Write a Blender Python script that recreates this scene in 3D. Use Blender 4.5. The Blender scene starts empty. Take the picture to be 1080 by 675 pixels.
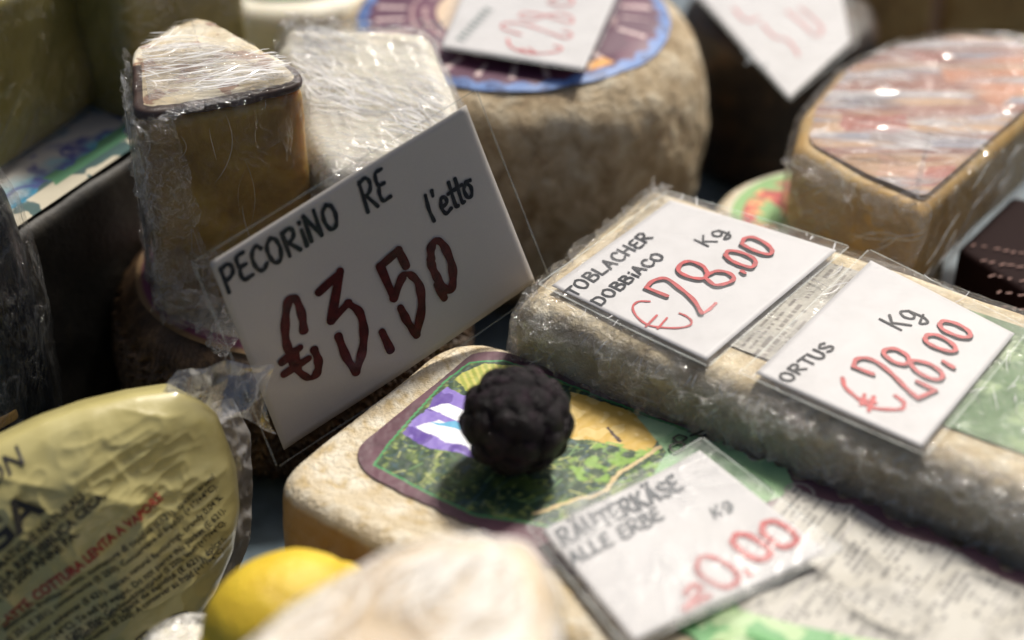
import bpy, math, random
import numpy as np
from mathutils import Vector
random.seed(4); rng = np.random.default_rng(7)
SC = bpy.context.scene; COL = SC.collection
R = math.radians

# ------------------------------------------------------------------ camera geometry
PITCH = R(36); FPX = 1800.0; DIST = .84
CAM = np.array([0, 0, .09 + DIST*math.sin(PITCH)])
def ray(px, py):
    x = (px-540)/FPX; y = -(py-337.5)/FPX
    return np.array([x, math.cos(PITCH)+y*math.sin(PITCH), -math.sin(PITCH)+y*math.cos(PITCH)])
def P(px, py, z):                       # point of the horizontal plane z seen at px, py
    d = ray(px, py); return CAM + d*((z-CAM[2])/d[2])
def P2(px, py, z): return tuple(P(px, py, z)[:2])
class Plane:                            # a flat card: origin, unit axes
    def __init__(s, o, x, y):
        s.o = np.array(o, float); s.x = np.array(x, float); s.x /= np.linalg.norm(s.x)
        y = np.array(y, float); y -= s.x*(y@s.x); s.y = y/np.linalg.norm(y); s.n = np.cross(s.x, s.y)
    def hit(s, px, py):
        d = ray(px, py); t = ((s.o-CAM)@s.n)/(d@s.n); q = CAM+d*t-s.o
        return np.array([q@s.x, q@s.y])
    def at(s, uv, h=0.0):
        uv = np.asarray(uv); return s.o+uv[..., 0:1]*s.x+uv[..., 1:2]*s.y+(np.asarray(h)[..., None] if np.ndim(h) else h)*s.n

# ------------------------------------------------------------------ noise
def _hash(i, j, k, seed):
    n = (i*374761393 + j*668265263 + k*2147483647 + seed*1274126177) & 0xffffffff
    n = ((n ^ (n >> 13))*1274126177) & 0xffffffff
    n = (n ^ (n >> 16)) & 0xffffffff
    return n/4294967295.0
def vnoise(p, seed=0):
    p = np.asarray(p, float); i = np.floor(p).astype(np.int64); f = p-i; f = f*f*(3-2*f)
    r = 0
    for a in (0, 1):
        for b in (0, 1):
            for c in (0, 1):
                w = (f[..., 0] if a else 1-f[..., 0])*(f[..., 1] if b else 1-f[..., 1])*(f[..., 2] if c else 1-f[..., 2])
                r = r + w*_hash(i[..., 0]+a, i[..., 1]+b, i[..., 2]+c, seed)
    return r
def fbm(p, sc, octv=3, seed=0):
    p = np.asarray(p, float)*np.asarray(sc); s = 0; a = 1; t = 0
    for o in range(octv):
        s = s+a*vnoise(p*2**o+o*17.3, seed+o); t += a; a *= .5
    return s/t
def ridge(p, sc, seed=0, k=3, octv=2):
    p = np.asarray(p, float)*np.asarray(sc); s = 0; a = 1; t = 0
    for o in range(octv):
        n = vnoise(p*2**o+o*9.1, seed+o); s = s+a*(1-np.abs(2*n-1))**k; t += a; a *= .6
    return s/t
def p3(x, y, z=0.): return np.stack([x, y, np.zeros_like(x)+z], -1)

# ------------------------------------------------------------------ objects
def tag(o, label=None, cat=None, group=None, kind=None):
    if label: o['label'] = label
    if cat: o['category'] = cat
    if group: o['group'] = group
    if kind: o['kind'] = kind
    return o
def thing(name, loc, label, cat, group=None):
    o = bpy.data.objects.new(name, None); COL.objects.link(o); o.location = tuple(float(a) for a in loc); o.empty_display_size = .02
    return tag(o, label, cat, group)
def mkobj(name, V, F, mat, parent=None, smooth=True, col=None, uv=None):
    V = np.array(V, float)
    if parent is not None:
        off = np.array(parent.location); q = parent.parent
        while q is not None: off = off+np.array(q.location); q = q.parent
        V = V-off
    me = bpy.data.meshes.new(name); me.from_pydata(V.tolist(), [], F if isinstance(F, list) else F.tolist()); me.update()
    if smooth: me.polygons.foreach_set('use_smooth', [True]*len(me.polygons))
    if col is not None:
        a = me.color_attributes.new('Col', 'FLOAT_COLOR', 'POINT')
        c = np.ones((len(V), 4)); c[:, :3] = col; a.data.foreach_set('color', c.ravel())
    me.materials.append(mat)
    o = bpy.data.objects.new(name, me); COL.objects.link(o)
    if parent is not None: o.parent = parent
    return o
def gridfaces(nu, nv, closed=False, off=0):
    i = np.arange(nv-1)[:, None]; j = np.arange(nu if closed else nu-1)[None, :]
    a = i*nu+j; b = i*nu+(j+1) % nu
    return (np.stack([a, b, b+nu, a+nu], -1).reshape(-1, 4)+off)

def round_poly(pts, rad, n=300):
    pts = [np.array(q[:2], float) for q in pts]; m = len(pts)
    area = sum(pts[i][0]*pts[(i+1) % m][1]-pts[(i+1) % m][0]*pts[i][1] for i in range(m))
    rad = list(rad) if hasattr(rad, '__len__') else [rad]*m
    if area < 0: pts = pts[::-1]; rad = rad[::-1]
    out = []
    for i in range(m):
        a, b, c = pts[i-1], pts[i], pts[(i+1) % m]
        u = a-b; v = c-b; lu = np.linalg.norm(u); lv = np.linalg.norm(v); u /= lu; v /= lv
        th = math.acos(max(-1, min(1, u@v))); d = min(rad[i]/math.tan(th/2), .48*lu, .48*lv)
        s, e = b+u*d, b+v*d
        for t in np.linspace(0, 1, 14):
            out.append((1-t)**2*s+2*t*(1-t)*b+t*t*e)
    out = np.array(out); return resample(out, n)
def resample(out, n):
    cl = np.vstack([out, out[:1]]); L = np.r_[0, np.cumsum(np.linalg.norm(np.diff(cl, axis=0), axis=1))]
    t = np.linspace(0, L[-1], n, endpoint=False)
    return np.stack([np.interp(t, L, cl[:, 0]), np.interp(t, L, cl[:, 1])], 1)
def circle(c, r, n=300, e=1., rot=0.):
    t = np.linspace(0, 2*math.pi, n, endpoint=False); x = r*np.cos(t); y = r*e*np.sin(t)
    return np.stack([c[0]+x*math.cos(rot)-y*math.sin(rot), c[1]+x*math.sin(rot)+y*math.cos(rot)], 1)

def loaf(name, out, z0, z1, re, mat, parent, disp=None, inflate=0., bulge=0., side=24, cap=30, tilt=None, colf=None, tip=None):
    """closed solid over a plan outline, with rounded rims and side bulge, displaced along its normals"""
    n = len(out); c = out.mean(0); tg = np.roll(out, -1, 0)-np.roll(out, 1, 0); tg /= np.linalg.norm(tg, axis=1)[:, None]
    nr = np.stack([tg[:, 1], -tg[:, 0]], 1)
    for _ in range(6): nr = (np.roll(nr, 1, 0)+nr*2+np.roll(nr, -1, 0)); nr /= np.linalg.norm(nr, axis=1)[:, None]
    rows = []; nor = []
    arc = 8; H = z1-z0; rb = min(re, H*.45)
    prof = []
    for s in np.linspace(.02, 1, max(6, cap//3)): prof.append(('cap', s, z0, -1))
    for a in np.linspace(-90, 0, arc)[1:]: prof.append(('edge', rb*(1-math.cos(R(a))), z0+rb+rb*math.sin(R(a)), a))
    for t in np.linspace(0, 1, side)[1:-1]: prof.append(('edge', 0, z0+rb+(H-2*rb)*t, 0))
    for a in np.linspace(0, 90, arc)[:-1]: prof.append(('edge', rb*(1-math.cos(R(a))), z1-rb+rb*math.sin(R(a)), a))
    for s in np.linspace(1, .01, cap): prof.append(('cap', s, z1, 1))
    for k, a, z, w in prof:
        if k == 'cap':
            base = out-nr*rb; q = c+(base-c)*a; N = np.tile([0, 0, float(w)], (n, 1))
        else:
            b = bulge*math.sin(math.pi*(z-z0)/H)
            q = out+nr*(b-a); N = np.c_[nr*math.cos(R(w)), np.full(n, math.sin(R(w)))]
        rows.append(np.c_[q, np.full(n, z)]); nor.append(N)
    V = np.vstack(rows); N = np.vstack(nor)
    d = inflate
    if disp is not None: d = d+disp(V)
    V = V+N*(np.asarray(d)[..., None] if np.ndim(d) else d)
    F = gridfaces(n, len(rows), True).tolist()
    m = len(V); V = np.vstack([V, V[:n].mean(0), V[-n:].mean(0)])
    F += [[m, (j+1) % n, j] for j in range(n)] + [[m+1, m-n+j, m-n+(j+1) % n] for j in range(n)]
    if tilt is not None: V = tilt(V)
    return mkobj(name, V, F, mat, parent, col=colf(V) if colf else None)

# ------------------------------------------------------------------ materials
def nodes(name):
    m = bpy.data.materials.new(name); m.use_nodes = True; nt = m.node_tree; nt.nodes.clear()
    def nd(t, **k):
        x = nt.nodes.new(t)
        for a, b in k.items():
            if a in x.inputs: x.inputs[a].default_value = b
            else: setattr(x, a, b)
        return x
    L = nt.links.new
    out = nd('ShaderNodeOutputMaterial')
    return m, nt, nd, L, out
def ramp(nd, stops):
    r = nd('ShaderNodeValToRGB'); e = r.color_ramp.elements
    e[0].position, e[0].color = stops[0][0], (*stops[0][1], 1); e[1].position, e[1].color = stops[-1][0], (*stops[-1][1], 1)
    for p_, c in stops[1:-1]:
        x = e.new(p_); x.color = (*c, 1)
    return r
def mottled(name, cols, scale=60, rough=.7, bump=.3, fine=600, dist=.0015, sss=0., stretch=(1, 1, 1), coat=0.):
    m, nt, nd, L, out = nodes(name); b = nd('ShaderNodeBsdfPrincipled', Roughness=rough)
    tc = nd('ShaderNodeTexCoord'); mp = nd('ShaderNodeMapping'); mp.inputs['Scale'].default_value = stretch; L(tc.outputs['Object'], mp.inputs[0])
    n1 = nd('ShaderNodeTexNoise', Scale=scale, Detail=8., Roughness=.65, Distortion=.4); L(mp.outputs[0], n1.inputs['Vector'])
    k = len(cols); r = ramp(nd, [(.3+.4*i/(k-1), c) for i, c in enumerate(cols)]); L(n1.outputs[0], r.inputs[0]); L(r.outputs[0], b.inputs['Base Color'])
    n2 = nd('ShaderNodeTexNoise', Scale=fine, Detail=4., Roughness=.6); L(mp.outputs[0], n2.inputs['Vector'])
    ad = nd('ShaderNodeMath', operation='ADD'); ml = nd('ShaderNodeMath', operation='MULTIPLY'); ml.inputs[1].default_value = 2.2
    L(n1.outputs[0], ml.inputs[0]); L(ml.outputs[0], ad.inputs[0]); L(n2.outputs[0], ad.inputs[1])
    bp = nd('ShaderNodeBump', Strength=bump, Distance=dist); L(ad.outputs[0], bp.inputs['Height']); L(bp.outputs[0], b.inputs['Normal'])
    if sss: b.inputs['Subsurface Weight'].default_value = sss; b.inputs['Subsurface Radius'].default_value = (.012, .006, .002); b.inputs['Subsurface Scale'].default_value = 1.
    if coat: b.inputs['Coat Weight'].default_value = coat
    L(b.outputs[0], out.inputs[0]); return m
def plain(name, c, rough=.6, bump=.05, scale=900, coat=0., spec=.5, var=.06, metal=0.):
    m, nt, nd, L, out = nodes(name); b = nd('ShaderNodeBsdfPrincipled', Roughness=rough); b.inputs['Specular IOR Level'].default_value = spec
    tc = nd('ShaderNodeTexCoord'); n = nd('ShaderNodeTexNoise', Scale=float(scale), Detail=4.); L(tc.outputs['Object'], n.inputs['Vector'])
    r = ramp(nd, [(.3, tuple(x*(1-var) for x in c)), (.7, tuple(min(1, x*(1+var)) for x in c))]); L(n.outputs[0], r.inputs[0]); L(r.outputs[0], b.inputs['Base Color'])
    bp = nd('ShaderNodeBump', Strength=bump, Distance=.001); L(n.outputs[0], bp.inputs['Height']); L(bp.outputs[0], b.inputs['Normal'])
    b.inputs['Coat Weight'].default_value = coat; b.inputs['Metallic'].default_value = metal
    L(b.outputs[0], out.inputs[0]); return m
def painted(name, rough=.45, bump=.15, coat=0., wr=25.):
    m, nt, nd, L, out = nodes(name); b = nd('ShaderNodeBsdfPrincipled', Roughness=rough)
    at = nd('ShaderNodeVertexColor', layer_name='Col'); L(at.outputs[0], b.inputs['Base Color'])
    tc = nd('ShaderNodeTexCoord'); n = nd('ShaderNodeTexNoise', Scale=wr, Detail=4., Distortion=.6); L(tc.outputs['Object'], n.inputs['Vector'])
    bp = nd('ShaderNodeBump', Strength=bump, Distance=.004); L(n.outputs[0], bp.inputs['Height']); L(bp.outputs[0], b.inputs['Normal'])
    b.inputs['Coat Weight'].default_value = coat; L(b.outputs[0], out.inputs[0]); return m
def film(name, stretch=(1, 1, 1), rot=0., scale=55., amt=.5, milk=.10, rough=.12, bump=1., base=.03, fine=3.2, warm=(1, 1, 1), fk=1.25, patch=0.):
    """thin clinging plastic: see-through, mirror-like at grazing angles and along its creases"""
    m, nt, nd, L, out = nodes(name)
    tc = nd('ShaderNodeTexCoord'); mp = nd('ShaderNodeMapping'); mp.inputs['Scale'].default_value = stretch; mp.inputs['Rotation'].default_value = (0, 0, rot)
    mr = nd('ShaderNodeMapping'); mr.inputs['Rotation'].default_value = (0, 0, rot); mp.inputs['Rotation'].default_value = (0, 0, 0)
    L(tc.outputs['Object'], mr.inputs[0]); L(mr.outputs[0], mp.inputs[0])
    n1 = nd('ShaderNodeTexNoise', Scale=scale, Detail=3., Roughness=.55, Distortion=1.4); L(mp.outputs[0], n1.inputs['Vector'])
    n2 = nd('ShaderNodeTexNoise', Scale=scale*fine, Detail=3., Roughness=.6, Distortion=.9); L(mp.outputs[0], n2.inputs['Vector'])
    def rid(n, pw):
        a = nd('ShaderNodeMath', operation='SUBTRACT'); a.inputs[1].default_value = .5; L(n.outputs[0], a.inputs[0])
        b = nd('ShaderNodeMath', operation='ABSOLUTE'); L(a.outputs[0], b.inputs[0])
        c = nd('ShaderNodeMath', operation='MULTIPLY_ADD'); c.inputs[1].default_value = -5.; c.inputs[2].default_value = 1.; c.use_clamp = True; L(b.outputs[0], c.inputs[0])
        d = nd('ShaderNodeMath', operation='POWER'); d.inputs[1].default_value = pw; L(c.outputs[0], d.inputs[0]); return d
    r1 = rid(n1, 5.); r2 = rid(n2, 6.)
    h = nd('ShaderNodeMath', operation='MULTIPLY_ADD'); h.inputs[1].default_value = .35; L(r2.outputs[0], h.inputs[0]); L(r1.outputs[0], h.inputs[2])
    nm = nd('ShaderNodeTexNoise', Scale=26., Detail=2.); L(tc.outputs['Object'], nm.inputs['Vector'])      # some areas stay smooth
    cm = nd('ShaderNodeMapRange'); cm.inputs[1].default_value = .38; cm.inputs[2].default_value = .62; cm.inputs[3].default_value = .18; L(nm.outputs[0], cm.inputs[0])
    hm = nd('ShaderNodeMath', operation='MULTIPLY'); L(h.outputs[0], hm.inputs[0]); L(cm.outputs[0], hm.inputs[1]); h = hm
    bp = nd('ShaderNodeBump', Strength=bump, Distance=.0022); L(h.outputs[0], bp.inputs['Height'])
    fr = nd('ShaderNodeFresnel', IOR=1.45); L(bp.outputs[0], fr.inputs['Normal'])
    ge = nd('ShaderNodeNewGeometry'); io = nd('ShaderNodeMath', operation='MULTIPLY_ADD'); io.inputs[1].default_value = 1/1.45-1.45; io.inputs[2].default_value = 1.45
    L(ge.outputs['Backfacing'], io.inputs[0]); L(io.outputs[0], fr.inputs['IOR'])     # a thin sheet reflects alike from both sides
    f2 = nd('ShaderNodeMath', operation='MULTIPLY_ADD'); f2.inputs[1].default_value = fk; f2.inputs[2].default_value = base; L(fr.outputs[0], f2.inputs[0])
    f3 = nd('ShaderNodeMath', operation='MULTIPLY_ADD'); f3.inputs[1].default_value = amt*.25; L(h.outputs[0], f3.inputs[0]); L(f2.outputs[0], f3.inputs[2]); f3.use_clamp = True
    tr = nd('ShaderNodeBsdfTransparent'); tr.inputs[0].default_value = (.97, .97, .97, 1)
    gl = nd('ShaderNodeBsdfGlossy', Roughness=rough); gl.inputs[0].default_value = (*warm, 1); L(bp.outputs[0], gl.inputs['Normal'])
    mx = nd('ShaderNodeMixShader'); L(f3.outputs[0], mx.inputs[0]); L(tr.outputs[0], mx.inputs[1]); L(gl.outputs[0], mx.inputs[2])
    df = nd('ShaderNodeBsdfDiffuse'); df.inputs[0].default_value = (.85, .85, .85, 1); tl = nd('ShaderNodeBsdfTranslucent'); tl.inputs[0].default_value = (.85, .85, .85, 1)
    dm = nd('ShaderNodeMixShader'); dm.inputs[0].default_value = .5; L(df.outputs[0], dm.inputs[1]); L(tl.outputs[0], dm.inputs[2])
    mk = nd('ShaderNodeMath', operation='MULTIPLY_ADD'); mk.inputs[1].default_value = milk*2.4; mk.inputs[2].default_value = milk*.08; L(h.outputs[0], mk.inputs[0]); mk.use_clamp = True
    if patch:                                          # milky patches: glare on the sleeves put into the colour
        n3 = nd('ShaderNodeTexNoise', Scale=22., Detail=3., Distortion=.5); L(tc.outputs['Object'], n3.inputs['Vector'])
        c3 = nd('ShaderNodeMath', operation='MULTIPLY_ADD'); c3.inputs[1].default_value = 5.; c3.inputs[2].default_value = -2.5; c3.use_clamp = True; L(n3.outputs[0], c3.inputs[0])
        m3 = nd('ShaderNodeMath', operation='MULTIPLY_ADD'); m3.inputs[1].default_value = patch; m3.use_clamp = True; L(c3.outputs[0], m3.inputs[0]); L(mk.outputs[0], m3.inputs[2]); mk = m3
    m2 = nd('ShaderNodeMixShader'); L(mk.outputs[0], m2.inputs[0]); L(mx.outputs[0], m2.inputs[1]); L(dm.outputs[0], m2.inputs[2])
    L(m2.outputs[0], out.inputs[0]); return m

M = {}
M['rind_pale'] = mottled('rind_pale', [(.42, .33, .20), (.60, .52, .38), (.72, .66, .54)], 150, .75, .35, 900, .0012, .05)
M['rind_golden'] = mottled('rind_golden', [(.30, .19, .075), (.42, .30, .14), (.52, .40, .22)], 120, .75, .4, 800, .0012)
M['rind_grey'] = mottled('rind_grey', [(.30, .20, .105), (.56, .44, .28), (.77, .69, .53)], 70, .8, 1., 300, .004)
M['rind_tan'] = mottled('rind_tan', [(.42, .31, .17), (.64, .53, .34), (.78, .71, .55)], 90, .7, .4, 700, .0015)
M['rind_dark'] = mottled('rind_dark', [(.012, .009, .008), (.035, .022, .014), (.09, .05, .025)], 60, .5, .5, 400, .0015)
M['paste_yellow'] = mottled('paste_yellow', [(.10, .065, .02), (.20, .135, .04), (.32, .23, .08)], 30, .5, .2, 200, .001, .6)
M['paste_wedge'] = mottled('paste_wedge', [(.15, .08, .016), (.28, .17, .034), (.42, .28, .065)], 30, .5, .2, 200, .001, 1.)
_b = M['paste_wedge'].node_tree.nodes['Principled BSDF']; _b.inputs['Subsurface Radius'].default_value = (.030, .018, .006)
M['paste_brown'] = mottled('paste_brown', [(.26, .13, .03), (.44, .25, .07), (.55, .35, .12)], 30, .5, .3, 200, .001)
M['paste_amber'] = mottled('paste_amber', [(.32, .18, .045), (.50, .31, .10), (.60, .42, .18)], 22, .5, .2, 200, .001, .1)
M['paste_olive'] = mottled('paste_olive', [(.15, .13, .03), (.24, .20, .05), (.34, .29, .09)], 18, .45, .2, 150, .001)
M['paste_cream'] = mottled('paste_cream', [(.70, .65, .50), (.78, .74, .62), (.84, .81, .72)], 25, .5, .2, 200, .001, .15)
M['card'] = mottled('card', [(.47, .465, .465), (.535, .53, .535), (.56, .555, .56)], 28, .55, .05, 900, .0006)
M['ink_black'] = plain('ink_black', (.010, .014, .020), .5, 0., 800, coat=.0, spec=.2)
M['ink_faded'] = plain('ink_faded', (.06, .075, .09), .5, 0., 800)
M['ink_maroon'] = plain('ink_maroon', (.06, .006, .006), .5, .0, 250, coat=.0, var=.5, spec=.2)
M['ink_red'] = plain('ink_red', (.40, .012, .016), .5, 0., 400, var=.3)
M['ink_pink'] = plain('ink_pink', (.55, .10, .10), .5, 0., 400, var=.3)
M['print_black'] = plain('print_black', (.02, .018, .015), .5, 0.)
M['print_red'] = plain('print_red', (.30, .02, .02), .5, 0.)
M['painted'] = painted('painted', .55, .25)
M['painted_gloss'] = painted('painted_gloss', .3, .35, .3)
M['foil'] = None
M['film'] = film('film', amt=.5, milk=.14, scale=110, bump=.8)
M['film_long'] = film('film_long', stretch=(1, .16, .6), rot=R(-60), scale=150, amt=.4, milk=.05, bump=.8, fk=.6, base=0.)
M['film_streak'] = film('film_streak', stretch=(.10, 1, .5), rot=R(14), scale=150, amt=.4, milk=.12, rough=.12, bump=.8, fk=1.)
M['film_top'] = film('film_top', stretch=(.08, 1, .15), rot=R(18), scale=420, amt=.6, milk=.30, rough=.14, bump=1.)
M['film_soft'] = film('film_soft', scale=38, amt=.5, milk=.5, rough=.3)
M['film_dark'] = film('film_dark', stretch=(1, 1, .4), scale=90, amt=.25, milk=.04, rough=.12, base=.0, fk=.7)
M['film_vert'] = film('film_vert', stretch=(1, 1, .45), scale=80, amt=.3, milk=.01, rough=.10, bump=.7, base=0., fk=.45)
M['film_glint'] = film('film_glint', scale=170, amt=.5, milk=.07, rough=.06, bump=.8, base=0., fk=1.15)
M['film_thin'] = film('film_thin', scale=22, amt=.1, milk=.03, rough=.2, bump=.5, base=0.)
M['sleeve'] = film('sleeve', stretch=(1, 1, 1), scale=7., amt=.0, milk=.03, rough=.10, bump=.12, base=.0, fine=2., patch=.16, fk=.6)
M['sleeve_clear'] = film('sleeve_clear', scale=7., amt=.0, milk=.0, rough=.12, bump=.08, base=.0, fine=2., fk=.22)
M['sleeve_glare'] = film('sleeve_glare', scale=12., amt=.03, milk=.10, rough=.3, bump=.22, base=.0, fine=2.5, patch=.42, fk=.6)  # strongest milky patches, standing in for broad glare
M['counter'] = plain('counter', (.09, .125, .15), .35, .08, 60, var=.25)

def inpoly(x, y, poly):
    r = np.zeros(x.shape, bool); n = len(poly)
    for i in range(n):
        x1, y1 = poly[i]; x2, y2 = poly[(i+1) % n]
        c = ((y1 > y) != (y2 > y)); r ^= c & (x < (x2-x1)*(y-y1)/(y2-y1+1e-12)+x1)
    return r
def mixc(C, m, c):
    m = np.clip(m, 0, 1)[:, None]; return C*(1-m)+np.array(c)*m
def polydist(x, y, poly):
    d = np.full(x.shape, 9.)
    n = len(poly)
    for i in range(n):
        a = np.array(poly[i]); b = np.array(poly[(i+1) % n]); ab = b-a; L2 = ab@ab+1e-12
        t = np.clip(((x-a[0])*ab[0]+(y-a[1])*ab[1])/L2, 0, 1); d = np.minimum(d, np.hypot(x-a[0]-t*ab[0], y-a[1]-t*ab[1]))
    return d
def thin(name, alpha=.5, rough=.15, c=(.9, .9, .9)):
    m, nt, nd, L, out = nodes(name); tr = nd('ShaderNodeBsdfTransparent'); b = nd('ShaderNodeBsdfPrincipled', Roughness=rough); b.inputs['Base Color'].default_value = (*c, 1); b.inputs['Coat Weight'].default_value = .5
    mx = nd('ShaderNodeMixShader'); mx.inputs[0].default_value = alpha; L(tr.outputs[0], mx.inputs[1]); L(b.outputs[0], mx.inputs[2]); L(mx.outputs[0], out.inputs[0]); return m
M['crease_soft'] = thin('crease_soft', .5, .7, (.95, .93, .88)); M['crease_soft'].node_tree.nodes['Principled BSDF'].inputs['Coat Weight'].default_value = 0.
M['crease'] = thin('crease', .62, .12); M['crease_dim'] = thin('crease_dim', .45, .08, (.78, .77, .73)); M['sleeve_rim'] = thin('sleeve_rim', .26, .12, (.72, .78, .74))

# ------------------------------------------------------------------ setting
t = np.linspace(-1.6, 1.6, 3)
gx, gy = np.meshgrid(t, t+1.0)
mkc = mkobj('counter', np.c_[gx.ravel(), gy.ravel(), np.zeros(9)], gridfaces(3, 3), M['counter']); tag(mkc, kind='structure')

# ------------------------------------------------------------------ strokes and print
GL = {  # single-stroke capitals: (advance, strokes)
 'P': (.62, [[(0, 0), (.02, 1)], [(0, .95), (.35, 1.02), (.5, .8), (.38, .55), (.04, .45)]]),
 'E': (.58, [[(.42, .98), (.1, .95), (.03, .7), (.1, .55), (.36, .53)], [(.1, .55), (0, .3), (.08, .03), (.46, .03)]]),
 'C': (.62, [[(.5, .82), (.35, 1), (.1, .85), (0, .5), (.1, .1), (.32, 0), (.52, .15)]]),
 'O': (.70, [[(.3, 1), (.05, .8), (0, .4), (.15, .02), (.42, .05), (.55, .45), (.48, .85), (.28, 1)]]),
 'R': (.66, [[(0, 0), (.02, 1)], [(0, .95), (.35, 1.02), (.5, .8), (.36, .56), (.04, .48)], [(.15, .5), (.52, .0)]]),
 'i': (.28, [[(.08, 0), (.08, .62)], [(.08, .88), (.09, .93)]]),
 'N': (.70, [[(0, 0), (.02, 1)], [(.02, 1), (.5, .0)], [(.5, 0), (.52, 1)]]),
 'T': (.62, [[(0, .98), (.56, 1)], [(.28, 1), (.27, 0)]]),
 'B': (.62, [[(0, 0), (.02, 1)], [(0, .98), (.35, .98), (.42, .75), (.05, .55)], [(.05, .55), (.45, .48), (.5, .15), (.3, .0), (0, .02)]]),
 'L': (.54, [[(.02, 1), (0, .03)], [(0, .03), (.45, .02)]]),
 'A': (.66, [[(0, 0), (.28, 1)], [(.28, 1), (.52, 0)], [(.1, .36), (.45, .36)]]),
 'H': (.66, [[(0, 0), (.02, 1)], [(.5, 0), (.5, 1)], [(0, .5), (.5, .52)]]),
 'D': (.68, [[(0, 0), (.02, 1)], [(0, .98), (.4, .9), (.52, .5), (.4, .1), (0, .02)]]),
 'U': (.66, [[(0, 1), (.02, .3), (.2, 0), (.42, .1), (.5, .4), (.5, 1)]]),
 'S': (.58, [[(.45, .88), (.25, 1), (.03, .82), (.12, .58), (.38, .42), (.45, .18), (.22, 0), (0, .12)]]),
 'K': (.64, [[(0, 0), (.02, 1)], [(.48, .98), (.05, .45)], [(.14, .55), (.5, .0)]]),
 'g': (.66, [[(.46, .72), (.2, .85), (.02, .55), (.14, .28), (.38, .4), (.46, .72)], [(.46, .72), (.50, .1), (.34, -.22), (.10, -.1), (.62, .22)]]),
 'l': (.30, [[(.1, 1.05), (.05, .5), (.1, 0)]]),
 "'": (.22, [[(.08, 1.05), (.06, .85)]]),
 'e': (.46, [[(.02, .3), (.3, .38), (.28, .6), (.1, .6), (0, .3), (.12, .02), (.4, .1)]]),
 't': (.28, [[(.12, 1.0), (.1, .1), (.2, .02)], [(-.06, .62), (.32, .66)]]),
 'o': (.46, [[(.2, .6), (.02, .4), (.08, .05), (.28, .05), (.36, .35), (.2, .62), (.42, .6)]]),
 ' ': (.35, []), '.': (.25, [[(.05, .0), (.08, .06)]]),
 '2': (.6, [[(0, .8), (.2, 1), (.42, .85), (.35, .5), (0, .02)], [(0, .02), (.5, .05)]]),
 '\u00c4': (.66, [[(0, 0), (.28, 1)], [(.28, 1), (.52, 0)], [(.1, .36), (.45, .36)], [(.12, 1.25), (.13, 1.3)], [(.4, 1.25), (.41, 1.3)]]),
}
def catmull(q, k=8):
    q = np.array(q, float)
    if len(q) < 3: return q[0]+(q[-1]-q[0])*np.linspace(0, 1, 6)[:, None]
    e = np.vstack([2*q[0]-q[1], q, 2*q[-1]-q[-2]]); o = []
    for i in range(1, len(e)-2):
        a, b, c, d = e[i-1], e[i], e[i+1], e[i+2]
        for t in np.linspace(0, 1, k, endpoint=False):
            o.append(.5*((2*b)+(c-a)*t+(2*a-5*b+4*c-d)*t*t+(3*b-a-3*c+d)*t**3))
    o.append(q[-1]); return np.array(o)
def ribbons(strokes, w, nib=None, ends=True, wob=.12):
    """planar pen strokes -> (verts uv, level, faces); every stroke lies a hair above the previous one"""
    V = []; LV = []; F = []; lev = 0
    for s in strokes:
        p = s; d = np.gradient(p, axis=0); ln = np.linalg.norm(d, axis=1); ln[ln == 0] = 1e-9; d /= ln[:, None]
        n = np.stack([-d[:, 1], d[:, 0]], 1)
        if nib is None: ww = np.full(len(p), w)
        else:
            ww = w*(.62+.38*np.abs(d[:, 0]*math.sin(nib)-d[:, 1]*math.cos(nib)))
        ph = random.random()*9
        ww = ww*(1+wob*np.sin(np.arange(len(p))*.7+ph))
        if ends:                       # round caps
            p0 = [p[0]-d[0]*w*.5*math.cos(a) for a in (.0, .5, 1.)]; w0 = [ww[0]*math.sin(a) for a in (.15, .6, 1.1)]
            p1 = [p[-1]+d[-1]*w*.5*math.cos(a) for a in (1., .5, .0)]; w1 = [ww[-1]*math.sin(a) for a in (1.1, .6, .15)]
            p = np.vstack([p0, p, p1]); ww = np.r_[w0, ww, w1]; n = np.vstack([[n[0]]*3, n, [n[-1]]*3])
        b = len(V)
        for i in range(len(p)):
            V += [p[i]+n[i]*ww[i]/2, p[i]-n[i]*ww[i]/2]; LV += [lev, lev]
            if i: F.append([b+2*i-2, b+2*i-1, b+2*i+1, b+2*i])
        lev += 1
    return np.array(V), np.array(LV), F
def write(name, pl, strokes_px, wpx, mat, parent, h=.0004, nib=None, lev=.000012, smooth=True, hf=None, shift=(0, 0)):
    """strokes given as seen in the photograph are laid into the card's own plane"""
    S = []
    for s in strokes_px:
        q = np.array([pl.hit(x+shift[0], y+shift[1]) for x, y in s])
        S.append(catmull(q) if smooth else np.vstack([catmull(q[i:i+2])[:-1] for i in range(len(q)-1)]+[q[-1:]]))
    sc = np.linalg.norm(pl.hit(500, 400)-pl.hit(501, 400))
    V, LV, F = ribbons(S, wpx*sc, nib)
    hh = h+LV*lev
    if hf is not None: hh = hh+hf(V)
    return mkobj(name, pl.at(V, hh), F, mat, parent, smooth=False)
def handwrite(name, pl, text, p0, p1, ptop, wpx, mat, parent, h=.0004, hf=None, jit=.05, lev=.000012):
    a = pl.hit(*p0); X = pl.hit(*p1)-a; Y = pl.hit(*ptop)-a
    W = sum(GL[c][0] for c in text)-.1; S = []; x = 0
    for c in text:
        adv, st = GL[c]; jy = random.uniform(-jit, jit); js = 1+random.uniform(-jit, jit)
        for s in st: S.append(catmull([a+X*((x+u*.86)/W)+Y*(v*js+jy) for u, v in s]))
        x += adv
    sc = np.linalg.norm(pl.hit(500, 400)-pl.hit(501, 400))
    V, LV, F = ribbons(S, wpx*sc)
    hh = h+LV*lev
    if hf is not None: hh = hh+hf(V)
    return mkobj(name, pl.at(V, hh), F, mat, parent, smooth=False)
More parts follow.
